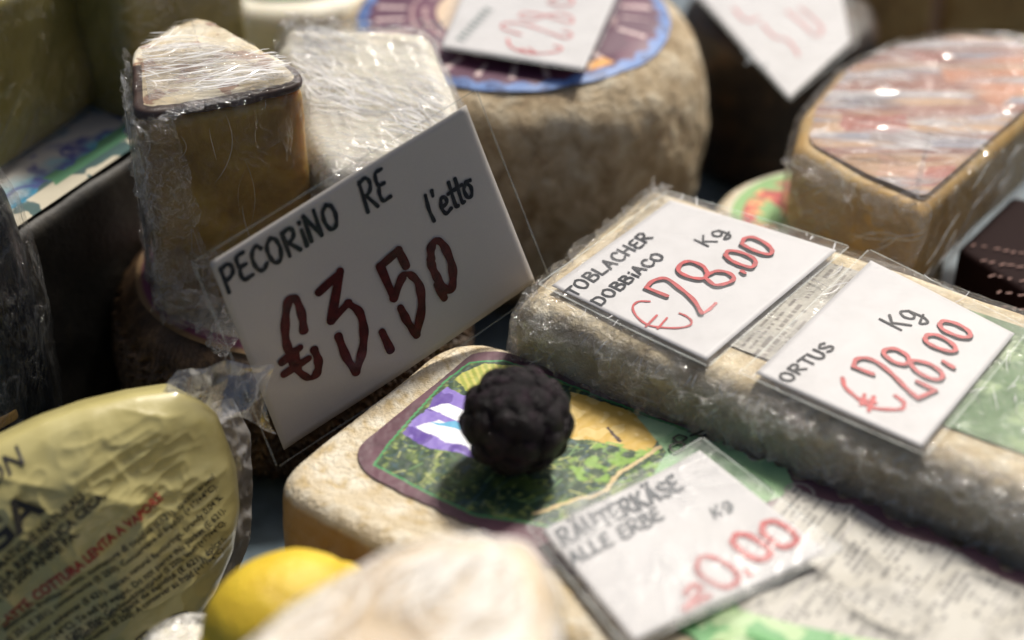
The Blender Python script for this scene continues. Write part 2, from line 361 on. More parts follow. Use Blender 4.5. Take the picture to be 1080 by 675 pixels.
def text_mesh(s, bold=0.):
    cu = bpy.data.curves.new('t', 'FONT'); cu.body = s; cu.size = 1; cu.offset = bold; cu.resolution_u = 3
    o = bpy.data.objects.new('t', cu); COL.objects.link(o); dg = bpy.context.evaluated_depsgraph_get()
    me = bpy.data.meshes.new_from_object(o.evaluated_get(dg)); V = np.array([v.co[:] for v in me.vertices]); F = [list(f.vertices) for f in me.polygons]
    bpy.data.objects.remove(o); bpy.data.meshes.remove(me); bpy.data.curves.remove(cu)
    return V, F
def printed(name, pl, s, p0, p1, ptop, mat, parent, h=.0005, hf=None, bold=.0, cap=.73):
    V, F = text_mesh(s, bold); a = pl.hit(*p0); X = pl.hit(*p1)-a; Y = pl.hit(*ptop)-a
    w = V[:, 0].max()-V[:, 0].min(); u = (V[:, 0]-V[:, 0].min())/w; v = V[:, 1]/cap
    uv = a+u[:, None]*X+v[:, None]*Y; hh = np.full(len(uv), h)
    if hf is not None: hh = hh+hf(uv)
    return mkobj(name, pl.at(uv, hh), F, mat, parent, smooth=False)

# ------------------------------------------------------------------ cards
def tension_lines(parent, out, z0, z1, ntop, nside, ang, sang=80., spread=16, lift=.0040, off=.0040, L=(.006, .035), w=(.00012, .00045), mat=None, tilt=None, seed=0, zr=(0., 1.), sr=(0., 1.), re=.01):
    """the fine stretched folds of cling film: tapered slivers lying on the film"""
    rg = random.Random(seed); n = len(out); c = out.mean(0); V = []; F = []
    tg = np.roll(out, -1, 0)-np.roll(out, 1, 0); tg /= np.linalg.norm(tg, axis=1)[:, None]; nr = np.stack([tg[:, 1], -tg[:, 0]], 1)
    per = np.linalg.norm(np.roll(out, -1, 0)-out, axis=1).mean()
    def add(Q, N, wd):
        k = len(Q)
        if k < 3: return
        d = np.gradient(Q, axis=0); d /= np.linalg.norm(d, axis=1)[:, None]+1e-12; sd = np.cross(d, N); tw = rg.uniform(-.7, .7)
        b = len(V)
        for i in range(k):
            ww = wd*(math.sin(math.pi*(i+.3)/(k-.4+.0))**.6 if 0 < i < k-1 else .12)
            e = (sd[i]*math.cos(tw)+N[i]*math.sin(tw))*ww
            V.append(Q[i]+e); V.append(Q[i]-e)
            if i: F.append([b+2*i-2, b+2*i-1, b+2*i+1, b+2*i])
    lo_, hi_ = out.min(0), out.max(0); got = 0; tries = 0
    while got < ntop and tries < ntop*30:
        tries += 1; p = np.array([rg.uniform(lo_[0], hi_[0]), rg.uniform(lo_[1], hi_[1])])
        if fbm(np.array([[p[0], p[1], 3.]]), 38, 1, seed)[0] < .42+.25*rg.random(): continue
        a = R(ang+rg.gauss(0, spread)); ln = rg.uniform(*L); cv = rg.gauss(0, 14); k = 9; t = np.linspace(-.5, .5, k)
        aa = a+cv*t*ln*3; st = np.stack([np.cos(aa), np.sin(aa)], 1)*ln/k; q = p+np.cumsum(st, 0)-st.sum(0)/2
        sh = c+(out-c)*(1-re*.8/np.linalg.norm(out-c, axis=1).mean()); m = inpoly(q[:, 0], q[:, 1], [tuple(x) for x in sh[::6]])
        if m.sum() < 4: continue
        q = q[m]; add(np.c_[q, np.full(len(q), z1+lift+rg.uniform(-.0004, .0006))], np.tile([0, 0, 1.], (len(q), 1)), rg.uniform(*w)); got += 1
    for _ in range(nside):
        s0 = rg.uniform(*sr)*n; z = z0+(z1-z0)*rg.uniform(*zr); a = R(sang+rg.gauss(0, spread*1.6)); ln = rg.uniform(*L); k = 9; t = np.linspace(-.5, .5, k); cv = rg.gauss(0, .4)
        ss = s0+(np.cos(a+cv*t)*t*ln)/per; zz = z+np.sin(a+cv*t)*t*ln; m = (zz > z0+.003) & (zz < z1-.002)
        if m.sum() < 4: continue
        if fbm(np.array([[s0*per, z*1.6, 7.]]), 45, 1, seed)[0] < .44: continue
        i = np.round(ss[m]).astype(int) % n; zz = zz[m]; ins = np.clip(zz-(z1-re), 0, re); ins = re-np.sqrt(np.clip(re*re-ins*ins, 0, 1))
        Q = np.c_[out[i]+nr[i]*(off-ins)[:, None], zz]
        for _k in range(2): Q[1:-1] = (Q[:-2]+2*Q[1:-1]+Q[2:])/4
        add(Q, np.c_[nr[i], np.full(len(i), .3)], rg.uniform(*w))
    V = np.array(V)
    if tilt is not None: V = tilt(V)
    return tag(mkobj('film_folds', V, F, mat or M['crease'], parent, smooth=False), kind='stuff')
def sheet(name, pl, c, nx, ny, hf, mat, parent, thick=.0, colf=None):
    """a quad sheet on plane pl; c = 4 corners in plane coordinates (BL, BR, TR, TL)"""
    c = np.array(c); u, v = np.meshgrid(np.linspace(0, 1, nx), np.linspace(0, 1, ny))
    u = u.ravel()[:, None]; v = v.ravel()[:, None]
    uv = (1-u)*(1-v)*c[0]+u*(1-v)*c[1]+u*v*c[2]+(1-u)*v*c[3]
    h = hf(uv); top = pl.at(uv, h); F = gridfaces(nx, ny).tolist(); V = top
    if thick:
        n = len(top); V = np.vstack([top, pl.at(uv, h-thick)]); F += [[a+n for a in f[::-1]] for f in F]
        e = list(range(nx))+[nx*(k+1)-1 for k in range(1, ny)]+[nx*ny-1-k for k in range(1, nx)]+[nx*(ny-1-k) for k in range(1, ny-1)]
        F += [[e[i], e[i]+n, e[(i+1) % len(e)]+n, e[(i+1) % len(e)]] for i in range(len(e))]
    return mkobj(name, V, F, mat, parent, col=colf(V, uv) if colf else None)
def grow(c, d):
    c = np.array(c); m = c.mean(0); o = []
    for q in c:
        w = q-m; o.append(q+np.sign(w)*np.array(d) if False else q+w/np.linalg.norm(w)*d)
    return np.array(o)
def card(pl, corners_px, label, group, glare=False, cm=None, bow=.0012, seed=0, sl=.008, sheet_mat=None, hbase=0.):
    c = np.array([pl.hit(*q) for q in corners_px]); m = c.mean(0); base = pl.at(m)
    o = thing('price_card', base, label, 'price card', group)
    L = np.linalg.norm(c[1]-c[0])
    hf = lambda uv: bow*(2*fbm(p3(uv[:, 0], uv[:, 1], seed), 14, 1, seed)-1)+.0009+hbase
    sheet('card', pl, c, 40, 30, hf, cm or M['card'], o, .0004)
    amp = .0012 if glare else .0008
    hs = lambda uv: hf(uv)+.0009+amp*(fbm(p3(uv[:, 0], uv[:, 1], seed+3), 20 if glare else 18, 1, seed+5))
    sheet('plastic_sleeve', pl, grow(c, sl), 120, 90, hs, sheet_mat or M['sleeve_glare' if glare else 'sleeve'], o)
    gc_ = grow(c, sl*.93); ed = [np.array([gc_[i]+(gc_[(i+1) % 4]-gc_[i])*t for t in np.linspace(.01, .99, 40)]) for i in range(4)]
    E, LV, EF = ribbons(ed, .0009, wob=.25); mkobj('sleeve_rim', pl.at(E, hs(E)+.0003+LV*.00001), EF, M['sleeve_rim'], o, smooth=False)
    return o, hf, c
G = 'handwritten price cards among the cheeses'

# main standing card
u = np.array([.118, .0764, .035]); v = np.array([.0325, -.0057, -.0975])
BL = np.array([-.105, .604, .07])
pm = Plane(BL, u, -v)
main, hf, _ = card(pm, [(300, 475), (564, 297), (490, 110), (221, 277)], 'large upright card reading PECORINO RE 3.50 in dark maroon, leaning in the middle', G, bow=.0015, seed=1, sl=.009, sheet_mat=M['sleeve_clear'], cm=plain('card_warm', (.47, .435, .40), .6, .05, 1500, var=.03))
Z = lambda q, ox=260, oy=225: [[(x/3+ox, y/3+oy) for x, y in s] for s in q]
handwrite('lettering', pm, 'PECORiNO', (241, 307), (361, 236), (231, 282), 3.9, M['ink_black'], main, hf=hf)
handwrite('lettering', pm, 'RE', (388, 223), (414, 207), (378, 193), 3.6, M['ink_black'], main, hf=hf)
handwrite('lettering', pm, "l'etto", (455, 233), (500, 206), (446, 207), 3.6, M['ink_black'], main, hf=hf)
Zm = lambda q: [[(x/3.973+280, y/3.973+240) for x, y in s] for s in q]
write('price_numerals', pm, Zm([
  [(160, 430), (152, 365), (128, 302), (100, 300), (85, 370), (84, 460), (100, 525), (130, 592), (180, 628), (213, 608), (220, 560), (203, 512)]]), 8.0, M['ink_maroon'], main, hf=hf, nib=R(150), h=.00045)
write('price_numerals', pm, Zm([[(70, 562), (140, 505)], [(80, 612), (175, 550)], [(120, 520), (135, 590)],
  [(225, 270), (312, 190)], [(312, 186), (274, 388)], [(274, 388), (345, 316)], [(345, 316), (392, 355), (408, 430), (400, 515), (374, 600)], [(374, 600), (335, 540), (303, 455)],
  [(484, 436), (516, 506)],
  [(586, 158), (556, 95)], [(556, 95), (480, 162)], [(480, 162), (534, 292)], [(534, 292), (572, 205), (604, 196), (640, 240), (648, 330), (625, 442)], [(625, 442), (590, 392), (562, 336)],
  [(690, 130), (692, 80), (715, 52), (745, 78), (775, 150), (780, 222), (764, 262), (735, 240), (706, 190), (690, 148)], [(716, 236), (742, 288)]]), 8.3, M['ink_maroon'], main, hf=hf, nib=R(150), h=.0005)

# ------------------------------------------------------------------ long cheese with the mountain label (square cheese)
def local_frame(o, ang):
    return Plane((o[0], o[1], 0), (math.cos(R(ang)), math.sin(R(ang)), 0), (-math.sin(R(ang)), math.cos(R(ang)), 0))
def lp(pl, x, y): q = pl.at(np.array([x, y])); return (q[0], q[1])
SZ = .09
sq = local_frame(P(303, 500, SZ), -35.5); 
sq.o = sq.o-sq.x*.004-sq.y*.010
def sdisp(V): return .0022*(fbm(V, (22, 22, 22), 2, 11)-.5)+.0005*(fbm(V, 260, 2, 5)-.5)
out = round_poly([lp(sq, 0, 0), lp(sq, .44, 0), lp(sq, .44, .1435), lp(sq, 0, .1435)], [.022, .02, .02, .034], 420)
so = thing('labelled_cheese', (*lp(sq, .2, .065), 0), 'long pale cheese with purple-framed mountain meadow label under the artichoke', 'cheese')
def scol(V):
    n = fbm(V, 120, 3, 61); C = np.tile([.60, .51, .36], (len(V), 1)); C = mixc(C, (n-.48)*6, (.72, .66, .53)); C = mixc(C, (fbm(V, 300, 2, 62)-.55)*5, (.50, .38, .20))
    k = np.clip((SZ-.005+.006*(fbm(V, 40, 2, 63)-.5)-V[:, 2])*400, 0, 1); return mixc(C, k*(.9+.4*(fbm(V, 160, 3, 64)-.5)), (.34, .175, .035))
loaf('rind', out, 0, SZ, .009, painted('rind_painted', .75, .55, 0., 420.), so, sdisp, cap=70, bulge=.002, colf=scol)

spl = Plane((sq.o[0], sq.o[1], SZ), sq.x, sq.y)
L = lambda *pts: [tuple(spl.hit(*q)) for q in pts]
def faux_print(C, x, y, m, rowh, col, seed=0, dens=.62, wlen=.006):
    """rows of print too small to read"""
    row = np.floor(y/rowh); fy = y/rowh-row
    w = vnoise(np.stack([x/wlen+row*7.7, row*3.1, np.zeros_like(x)], -1), seed); ch = vnoise(np.stack([x/(wlen*.18), row*5.3, np.zeros_like(x)], -1), seed+2)
    on = m & (fy > .25) & (fy < .72) & (w > 1-dens) & (ch > .32)
    return mixc(C, on*.9, col)
def label_art(V, uv):
    x, y = uv[:, 0], uv[:, 1]; q = p3(x, y, .3)
    jx = x+.0035*(fbm(q, 160, 2, 1)-.5); jy = y+.0035*(fbm(q, 160, 2, 2)-.5)
    C = np.tile([.105, .045, .062], (len(x), 1)); C *= (.7+.7*fbm(q, 90, 2, 4))[:, None]      # purple frame
    inner = L((396, 492), (412, 470), (470, 404), (496, 385), (530, 383), (560, 392), (700, 447), (760, 468), (735, 500), (600, 560), (500, 545))
    di = inpoly(x, y, inner); de = polydist(x, y, inner)
    C = mixc(C, (de < .0010), (.05, .28, .09))
    # meadow base: dark green / yellow-green clumps
    n1 = fbm(q, 140, 3, 8); n2 = fbm(q, 420, 3, 9); n3 = ridge(p3(x*1., y*.35), 300, 5, 4)
    g = np.tile([.015, .045, .02], (len(x), 1)); g = mixc(g, (n1-.47)*4, (.07, .12, .025)); g = mixc(g, (n2-.60)*6, (.22, .28, .07)); g = mixc(g, (ridge(p3(x+y*.6, y*.2-x*.1), 260, 35, 6) > .66)*.6, (.26, .30, .12)); g = mixc(g, (n3 > .62)*.5, (.04, .10, .12))
    C = np.where(di[:, None], g, C)
    rs = np.random.default_rng(5); px_ = rs.uniform(.03, .16, 420); py_ = rs.uniform(.03, .135, 420)
    for k_ in range(420):
        a_ = rs.normal(.9, .7); l_ = rs.uniform(.002, .010); w_ = rs.uniform(.00015, .0006); col = [(.22, .34, .06), (.010, .03, .02), (.05, .12, .05), (.40, .42, .14), (.03, .07, .09), (.14, .26, .10)][k_ % 6]
        sel = (np.abs(x-px_[k_]) < .012) & (np.abs(y-py_[k_]) < .012)
        if not sel.any(): continue
        d_ = polydist(x[sel], y[sel], [(px_[k_], py_[k_]), (px_[k_]+l_*math.cos(a_), py_[k_]+l_*math.sin(a_))])
        Cs = C[sel]; C[sel] = np.where(di[sel][:, None], mixc(Cs, np.clip(1.6-d_/w_, 0, 1)*.8, col), Cs)
    def reg(poly, col, k=1.):
        nonlocal C
        m = inpoly(jx, jy, L(*poly)) & di; C = mixc(C, m*k, col)
    reg([(480, 400), (510, 385), (560, 388), (560, 415), (500, 425)], (.30, .34, .05))
    st = (np.sin((x*.8+y)*1500) > .1)
    C = mixc(C, (inpoly(jx, jy, L((480, 400), (510, 385), (560, 388), (560, 415), (500, 425))) & di & st)*.8, (.55, .50, .12))
    reg([(425, 460), (470, 410), (500, 425), (530, 460), (500, 485), (455, 475)], (.10, .05, .30))
    C = mixc(C, (inpoly(jx, jy, L((425, 460), (470, 410), (500, 425), (530, 460), (500, 485), (455, 475))) & di & (fbm(q, 130, 2, 31) > .5))*.8, (.25, .18, .55))
    for poly in ([(452, 432), (470, 428), (500, 440), (500, 452), (478, 447)], [(440, 452), (462, 444), (505, 462), (510, 480), (470, 470)]):
        reg(poly, (.74, .76, .80))
    reg([(455, 446), (480, 448), (510, 462), (480, 456)], (.10, .38, .60))
    reg([(600, 415), (640, 425), (700, 450), (690, 478), (640, 470), (600, 462)], (.52, .34, .06))
    C = mixc(C, (inpoly(jx, jy, L((600, 415), (640, 425), (700, 450), (690, 478), (640, 470), (600, 462))) & di & (fbm(q, 200, 2, 41) > .56))*.8, (.62, .46, .16))
    C = mixc(C, (inpoly(jx, jy, L((590, 480), (640, 466), (700, 475), (690, 510), (610, 510))) & di)*np.clip((fbm(q, 260, 3, 44)-.46)*7, 0, 1)*.9, (.20, .36, .05))
    for a, b, c in (((700, 470), (655, 500), .0010), ((655, 500), (640, 520), .0012), ((640, 520), (560, 545), .0010), ((640, 452), (655, 465), .0008)):
        C = mixc(C, polydist(jx, jy, [L(a)[0], L(b)[0]]) < c, (.55, .42, .22) if c > .0009 else (.05, .02, .01))
    # green panel right of the picture, then purple corner and ingredient paper
    grn = L((668, 436), (700, 447), (745, 465), (826, 490), (840, 520), (760, 560), (690, 535), (690, 500), (703, 478)); m = inpoly(x, y, grn)
    C = mixc(C, m, (.30, .46, .26)); C = mixc(C, (m & (fbm(q, (60, 60, 60), 2, 12) > .55))*.5, (.16, .36, .16))
    low = inpoly(x, y, L((640, 585), (700, 560), (860, 560), (1200, 760), (1200, 900), (700, 900), (600, 700))); C = mixc(C, low, (.12, .33, .12))
    C = mixc(C, (low & (fbm(q, 110, 3, 55) > .52))*.85, (.42, .55, .30))
    pap = L((845, 504), (880, 510), (1090, 606), (1300, 700), (1240, 830), (1040, 700), (780, 650), (760, 600)); m = inpoly(jx*.3+x*.7, jy*.3+y*.7, pap) & (y < y1-.0065+.0015*np.sin(x*150))
    C = mixc(C, m, (.43, .41, .36)); C = mixc(C, (m & (fbm(q, 300, 2, 60) > .6))*.12, (.4, .38, .32))
    xs, ys = y, -x
    C = faux_print(C, xs, ys, m & (fbm(q, 34, 1, 77) > .36), .0030, (.13, .125, .12), 3, .50)
    for k in range(4):
        C = mixc(C, m & (np.abs(((ys+.0) % .034)-.017) < .0003), (.36, .34, .32))
    c0 = L((843, 522))[0]; rr = np.hypot(x-c0[0], (y-c0[1])); C = mixc(C, np.abs(rr-.006) < .0006, (.3, .28, .25))
    return C
lc = L((371, 495), (497, 368))  # picture's left edge
x0 = min(lc[0][0], lc[1][0])+.006; x0 = .0185; y0 = .029; y1 = .1375
wave = lambda x: .0016*np.sin(x*260)+.0012*np.sin(x*590+1)
def label_h(uv):
    q = p3(uv[:, 0], uv[:, 1], 0); W = spl.at(uv, 0.)
    return sdisp(W)+.0007+.0022*ridge(q, (35, 60, 1), 21, 3, 1)*np.clip((uv[:, 0]-.12)*14, 0, 1)+.0004*fbm(q, 120, 2, 6)
nx, ny = 760, 220
U, Vv = np.meshgrid(np.linspace(0, 1, nx), np.linspace(0, 1, ny)); U = U.ravel(); Vv = Vv.ravel()
lx = x0+(.43-x0)*U; ly = y0+(y1-y0)*Vv
ly = ly+wave(lx)*(Vv-.5)*2*np.clip(lx*8-.3, 0, 1)
rc = .022                                                      # rounded left corners
for sgn, yc in ((1, y1), (-1, y0)):
    pass
s = np.clip((x0+rc-lx)/rc, 0, 1); shr = rc*(1-np.sqrt(np.clip(1-s*s, 0, 1)))*.75; mid = (y0+y1)/2
ly = mid+(ly-mid)*(1-shr/((y1-y0)/2)); 
uvl = np.stack([lx, ly], 1)
lab = mkobj('label', spl.at(uvl, label_h(uvl)), gridfaces(nx, ny), M['painted'], so, col=label_art(None, uvl))
write('label_numeral', spl, [[(826/1.+0, 0)]] if False else [[(716, 462), (710, 466), (716, 470), (724, 465), (716, 462)], [(716, 470), (706, 474), (712, 480), (722, 474), (716, 470)], [(728, 463), (742, 458)], [(728, 470), (738, 466), (744, 462)]], 2.6, M['print_black'], so, h=.0012, hf=label_h)

# Krauterkase card lying on it
kz = SZ+.0055; pk = Plane(P(568, 562, kz), P(740, 468, kz+.004)-P(568, 562, kz), P(568, 562, kz)-P(665, 675, kz))
kr, kh, kc = card(pk, [(668, 680), (872, 580), (738, 474), (572, 562)], 'glary card reading RAUTERKASE 20.00, lying flat on the labelled cheese', G, glare=True, bow=.002, seed=9, sl=.007)
Z4 = lambda q: Z(q, 520, 450)
handwrite('lettering', pk, 'R\u00c4UTERK\u00c4SE', (596, 578), (722, 513), (586, 563), 3.8, M['ink_faded'], kr, hf=kh)
handwrite('lettering', pk, 'ALLE ERBE', (606, 600), (702, 546), (598, 588), 2.8, M['ink_faded'], kr, hf=kh)
handwrite('lettering', pk, 'Kg', (755, 546), (775, 534), (749, 536), 2.2, M['ink_faded'], kr, hf=kh)
Z4 = lambda q: [[(x/5.194+690, y/5.194+530) for x, y in s] for s in q]
write('price_numerals', pk, Z4([[(170, 515), (205, 470), (250, 472), (240, 520), (165, 605)], [(165, 605), (240, 562), (300, 525)],
  [(235, 370), (245, 320), (290, 300), (370, 325), (440, 375), (460, 420), (430, 460), (370, 470), (300, 440), (250, 400), (235, 370)], [(504, 370), (524, 392)]]), 5.6, M['ink_red'], kr, hf=kh, h=.0006)
write('price_numerals', pk, Z4([[(430, 215), (450, 175), (510, 175), (580, 215), (630, 255), (625, 295), (570, 310), (500, 280), (450, 240), (430, 215)],
  [(590, 160), (600, 115), (650, 100), (720, 130), (775, 180), (770, 220), (700, 240), (640, 200), (600, 170), (590, 158)]]), 6.8, M['ink_red'], kr, hf=kh, h=.0006)

# ------------------------------------------------------------------ artichoke
def artichoke(c, r):
    o = thing('artichoke', (c[0], c[1], c[2]-r*.9), 'small round dark purple artichoke sitting on the mountain meadow label', 'artichoke')
    V = []; F = []
    th = np.linspace(0, 2*math.pi, 40, endpoint=False); ph = np.linspace(-math.pi/2+.05, math.pi/2-.05, 20)
    A, B = np.meshgrid(th, ph); core = np.stack([np.cos(B)*np.cos(A), np.cos(B)*np.sin(A), np.sin(B)*.9], -1).reshape(-1, 3)*r*.86
    V.append(core); F += gridfaces(40, 20, True).tolist(); off = len(core)
    n = 46; ax = Vector((-.25, -.35, 1)).normalized(); qz = Vector((0, 0, 1)).rotation_difference(ax).to_matrix(); Q = np.array(qz)
    nu, nv = 9, 8
    for i in range(n):
        f = i/(n-1); el = -1.25+2.65*f**.9; az = i*2.39996
        s = r*(.92 if f < .65 else .92-.45*(f-.65)/.35)*random.uniform(.72, 1.22)
        d = np.array([math.cos(el)*math.cos(az), math.cos(el)*math.sin(az), math.sin(el)])
        t = np.array([-math.sin(az), math.cos(az), 0]); up = np.cross(d, t)
        a, b = np.meshgrid(np.linspace(-1, 1, nu), np.linspace(0, 1, nv)); a = a.ravel(); b = b.ravel()
        wid = np.sqrt(np.clip(1-(np.abs(b*2-.75)/1.25)**2.6, 0, 1))*.5
        out_ = r*(.84+.17*b-.05*b**3+.0*a)-.16*s*(a*a)+random.uniform(0, .03)*r
        loc = d[None]*0
        pos = (d[None]*out_[:, None]+t[None]*(a*wid*s)[:, None]+up[None]*((b-.55)*s*1.1)[:, None])
        nrm = np.linalg.norm(pos, axis=1); pos = pos/nrm[:, None]*(r*(.78+.32*b-.16*b**4)-.30*s*a*a*.6)[:, None]
        V.append(pos); F += (gridfaces(nu, nv)+off).tolist(); off += len(pos)
    V = np.vstack(V)@Q.T; V[:, 2] *= .95; V = V+np.array(c)
    V = V+(.0008*(fbm(V, 160, 2, 3)-.5))[:, None]
    am = mottled('artichoke_skin', [(.0015, .0005, .0012), (.004, .001, .003), (.024, .006, .017)], 160, .45, 1., 600, .0016); am.node_tree.nodes['Principled BSDF'].inputs['Specular IOR Level'].default_value = .28
    ob = mkobj('bracts', V, F, am, o)
    md = ob.modifiers.new('thick', 'SOLIDIFY'); md.thickness = .0012
    st = circle((c[0], c[1]), .004, 20)
    return o
ac = P(545, 500, SZ+.001); ar = .0262
artichoke((ac[0], ac[1]+.006, SZ+.002+ar*.93), ar)

# ------------------------------------------------------------------ wrapped slab with two cards
TZ = .12; tb = local_frame(P(552, 318, TZ), -33.5); tb.o = tb.o-tb.x*.006-tb.y*.004
def tdisp(V): return .003*(fbm(V, 30, 2, 71)-.5)
tout = round_poly([lp(tb, 0, 0), lp(tb, .42, 0), lp(tb, .42, .132), lp(tb, 0, .132)], [.014, .02, .02, .012], 520)
to = thing('wrapped_cheese', (*lp(tb, .2, .06), .056), 'long cheese slab in shiny cling film carrying two price cards', 'cheese')
loaf('rind', tout, .056, TZ, .013, M['rind_tan'], to, tdisp, cap=40)
tpl = Plane((tb.o[0], tb.o[1], TZ), tb.x, tb.y)
LT = lambda *pts: [tuple(tpl.hit(*q)) for q in pts]
def tlabel(V, uv):
    x, y = uv[:, 0], uv[:, 1]; q = p3(x, y, .7)
    C = np.tile([.075, .17, .05], (len(x), 1)); C = mixc(C, (fbm(q, 100, 3, 3)-.52)*6, (.24, .35, .16)); C = mixc(C, (ridge(p3(x*1.+y*.5, y*.3), (300, 300, 1), 5, 4)-.5)*3, (.035, .10, .025))
    pap = LT((700, 365), (775, 385), (815, 395), (930, 285), (880, 262), (850, 255)); m = inpoly(x, y, pap)
    C = mixc(C, m, (.46, .44, .38)); C = faux_print(C, y, -x, m, .0038, (.18, .16, .14), 9, .6)
    lt = inpoly(x, y, LT((640, 200), (900, 270), (720, 390), (560, 330))); C = mixc(C, lt & ~m, (.46, .50, .40))
    dot = (vnoise(p3(x*190, y*190), 6) > .78) & (x > .27); C = mixc(C, dot*.8, (.05, .06, .04))
    return C
def tlh(uv): return tdisp(tpl.at(uv, 0.))+.0006+.0006*fbm(p3(uv[:, 0], uv[:, 1]), 90, 2, 8)
sheet('label', tpl, [(.024, .026), (.40, .026), (.40, .112), (.024, .112)], 520, 150, tlh, M['painted'], to, colf=tlabel)
def crease(amp, sc, seed, k=3): return lambda V: amp*ridge(V, sc, seed, k, 2)+amp*.6*(fbm(V, 60, 2, seed+3)-.5)
def rotsc(V, ang): c, s = math.cos(R(ang)), math.sin(R(ang)); return np.stack([V[:, 0]*c+V[:, 1]*s, -V[:, 0]*s+V[:, 1]*c, V[:, 2]], 1)
tf = lambda V: tdisp(V)+.0017*ridge(rotsc(V, -33.5), (150, 42, 60), 5, 4, 2)*(.25+1.5*np.clip((TZ-.001-V[:, 2])*150, 0, 1)+.9*(fbm(V, 14, 1, 2) > .55))
loaf('cling_film', tout, .055, TZ+.0005, .014, M['film_long'], to, tf, inflate=.0022, side=40, cap=70)
# a second slab below carries it
und = thing('dark_rind_cheese', (*lp(tb, .2, .06), 0), 'dark cheese slab hidden underneath the film wrapped slab with two cards', 'cheese')
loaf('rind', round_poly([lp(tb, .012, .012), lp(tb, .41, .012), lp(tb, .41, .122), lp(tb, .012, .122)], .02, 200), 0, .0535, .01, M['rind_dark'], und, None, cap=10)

cpl = Plane(tpl.o+np.array([0, 0, .0034]), tb.x, tb.y)
c1, h1, _ = card(cpl, [(745, 380), (882, 266), (707, 213), (582, 302)], 'card reading TOBLACHER DOBBIACO 28.00, left one of two on the wrapped slab', G, bow=.0012, seed=21, sl=.007)
handwrite('lettering', cpl, 'TOBLACHER', (606, 314), (690, 252), (594, 308), 2.9, M['ink_black'], c1, hf=h1)
handwrite('lettering', cpl, 'DOBBiACO', (634, 323), (702, 272), (623, 318), 2.9, M['ink_black'], c1, hf=h1)
handwrite('lettering', cpl, 'Kg', (746, 262), (772, 249), (731, 255), 2.9, M['ink_black'], c1, hf=h1)
Z1 = lambda q: [[(x/5.194+660, y/5.194+230) for x, y in s] for s in q]
write('price_numerals', cpl, Z1([[(130, 465), (70, 465), (38, 495), (60, 545), (120, 590), (200, 605), (290, 608), (350, 595), (358, 570), (330, 545), (295, 530)], [(110, 600), (170, 540)], [(175, 610), (225, 555)]]), 2.8, M['ink_red'], c1, hf=h1)
st = Z1([[(225, 438), (110, 392)], [(110, 392), (150, 356), (220, 345), (300, 400), (370, 460), (415, 532)],
  [(450, 322), (420, 346), (350, 338), (290, 306), (300, 268), (350, 252), (420, 278), (450, 322)], [(450, 322), (500, 306), (560, 315), (592, 345), (560, 370), (490, 382), (440, 348)],
  [(635, 306), (650, 316)], [(545, 220), (560, 197), (610, 200), (680, 225), (710, 255), (690, 285), (640, 275), (580, 250), (545, 220)],
  [(635, 160), (650, 130), (700, 125), (770, 160), (800, 195), (785, 215), (730, 205), (670, 180), (635, 160)]])
write('price_numerals', cpl, Z1([[(415, 534), (455, 512), (492, 478)]]), 4.0, M['ink_pink'], c1, hf=h1)
write('numeral_shadow_ink', cpl, st, 6.0, M['ink_black'], c1, hf=h1, h=.0003, shift=(-.9, 1.7))
write('price_numerals', cpl, st, 5.2, M['ink_red'], c1, hf=h1, h=.0006)
c2, h2, _ = card(cpl, [(972, 472), (1070, 352), (918, 277), (797, 395)], 'card reading ORTUS 28,00 Kg, right one of two on the wrapped slab', G, bow=.001, seed=33, sl=.008)
handwrite('lettering', cpl, 'ORTUS', (832, 405), (882, 369), (819, 399), 3.1, M['ink_black'], c2, hf=h2)
handwrite('lettering', cpl, 'Kg', (951, 351), (980, 337), (928, 340), 3.0, M['ink_black'], c2, hf=h2)
Z2 = lambda q: [[(x/5.194+870, y/5.194+320) for x, y in s] for s in q]
write('price_numerals', cpl, Z2([[(95, 420), (110, 470), (160, 515), (200, 545), (260, 580), (350, 590), (420, 585), (430, 550), (385, 515)], [(200, 562), (216, 510)], [(240, 596), (266, 522)], [(195, 535), (275, 555)]]), 4.8, M['ink_red'], c2, hf=h2)
st = Z2([[(260, 400), (155, 360)], [(155, 360), (170, 322), (230, 315), (300, 345), (380, 410), (450, 480), (508, 528)], [(508, 528), (605, 485)], [(605, 485), (505, 437)],
  [(465, 330), (430, 346), (370, 330), (320, 290), (335, 266), (390, 265), (445, 295), (465, 330)], [(465, 330), (500, 325), (580, 345), (635, 385), (640, 415), (600, 425), (530, 400), (482, 362), (465, 330)], [(648, 326), (702, 358)],
  [(545, 205), (562, 185), (620, 187), (690, 225), (715, 258), (690, 272), (620, 255), (562, 228), (545, 205)], [(625, 125), (652, 108), (720, 122), (780, 155), (795, 185), (760, 195), (700, 180), (642, 152), (625, 125)]])
write('numeral_shadow_ink', cpl, st, 6.0, M['ink_black'], c2, hf=h2, h=.0003, shift=(.4, 1.6))
write('price_numerals', cpl, st, 5.2, M['ink_red'], c2, hf=h2, h=.0006)

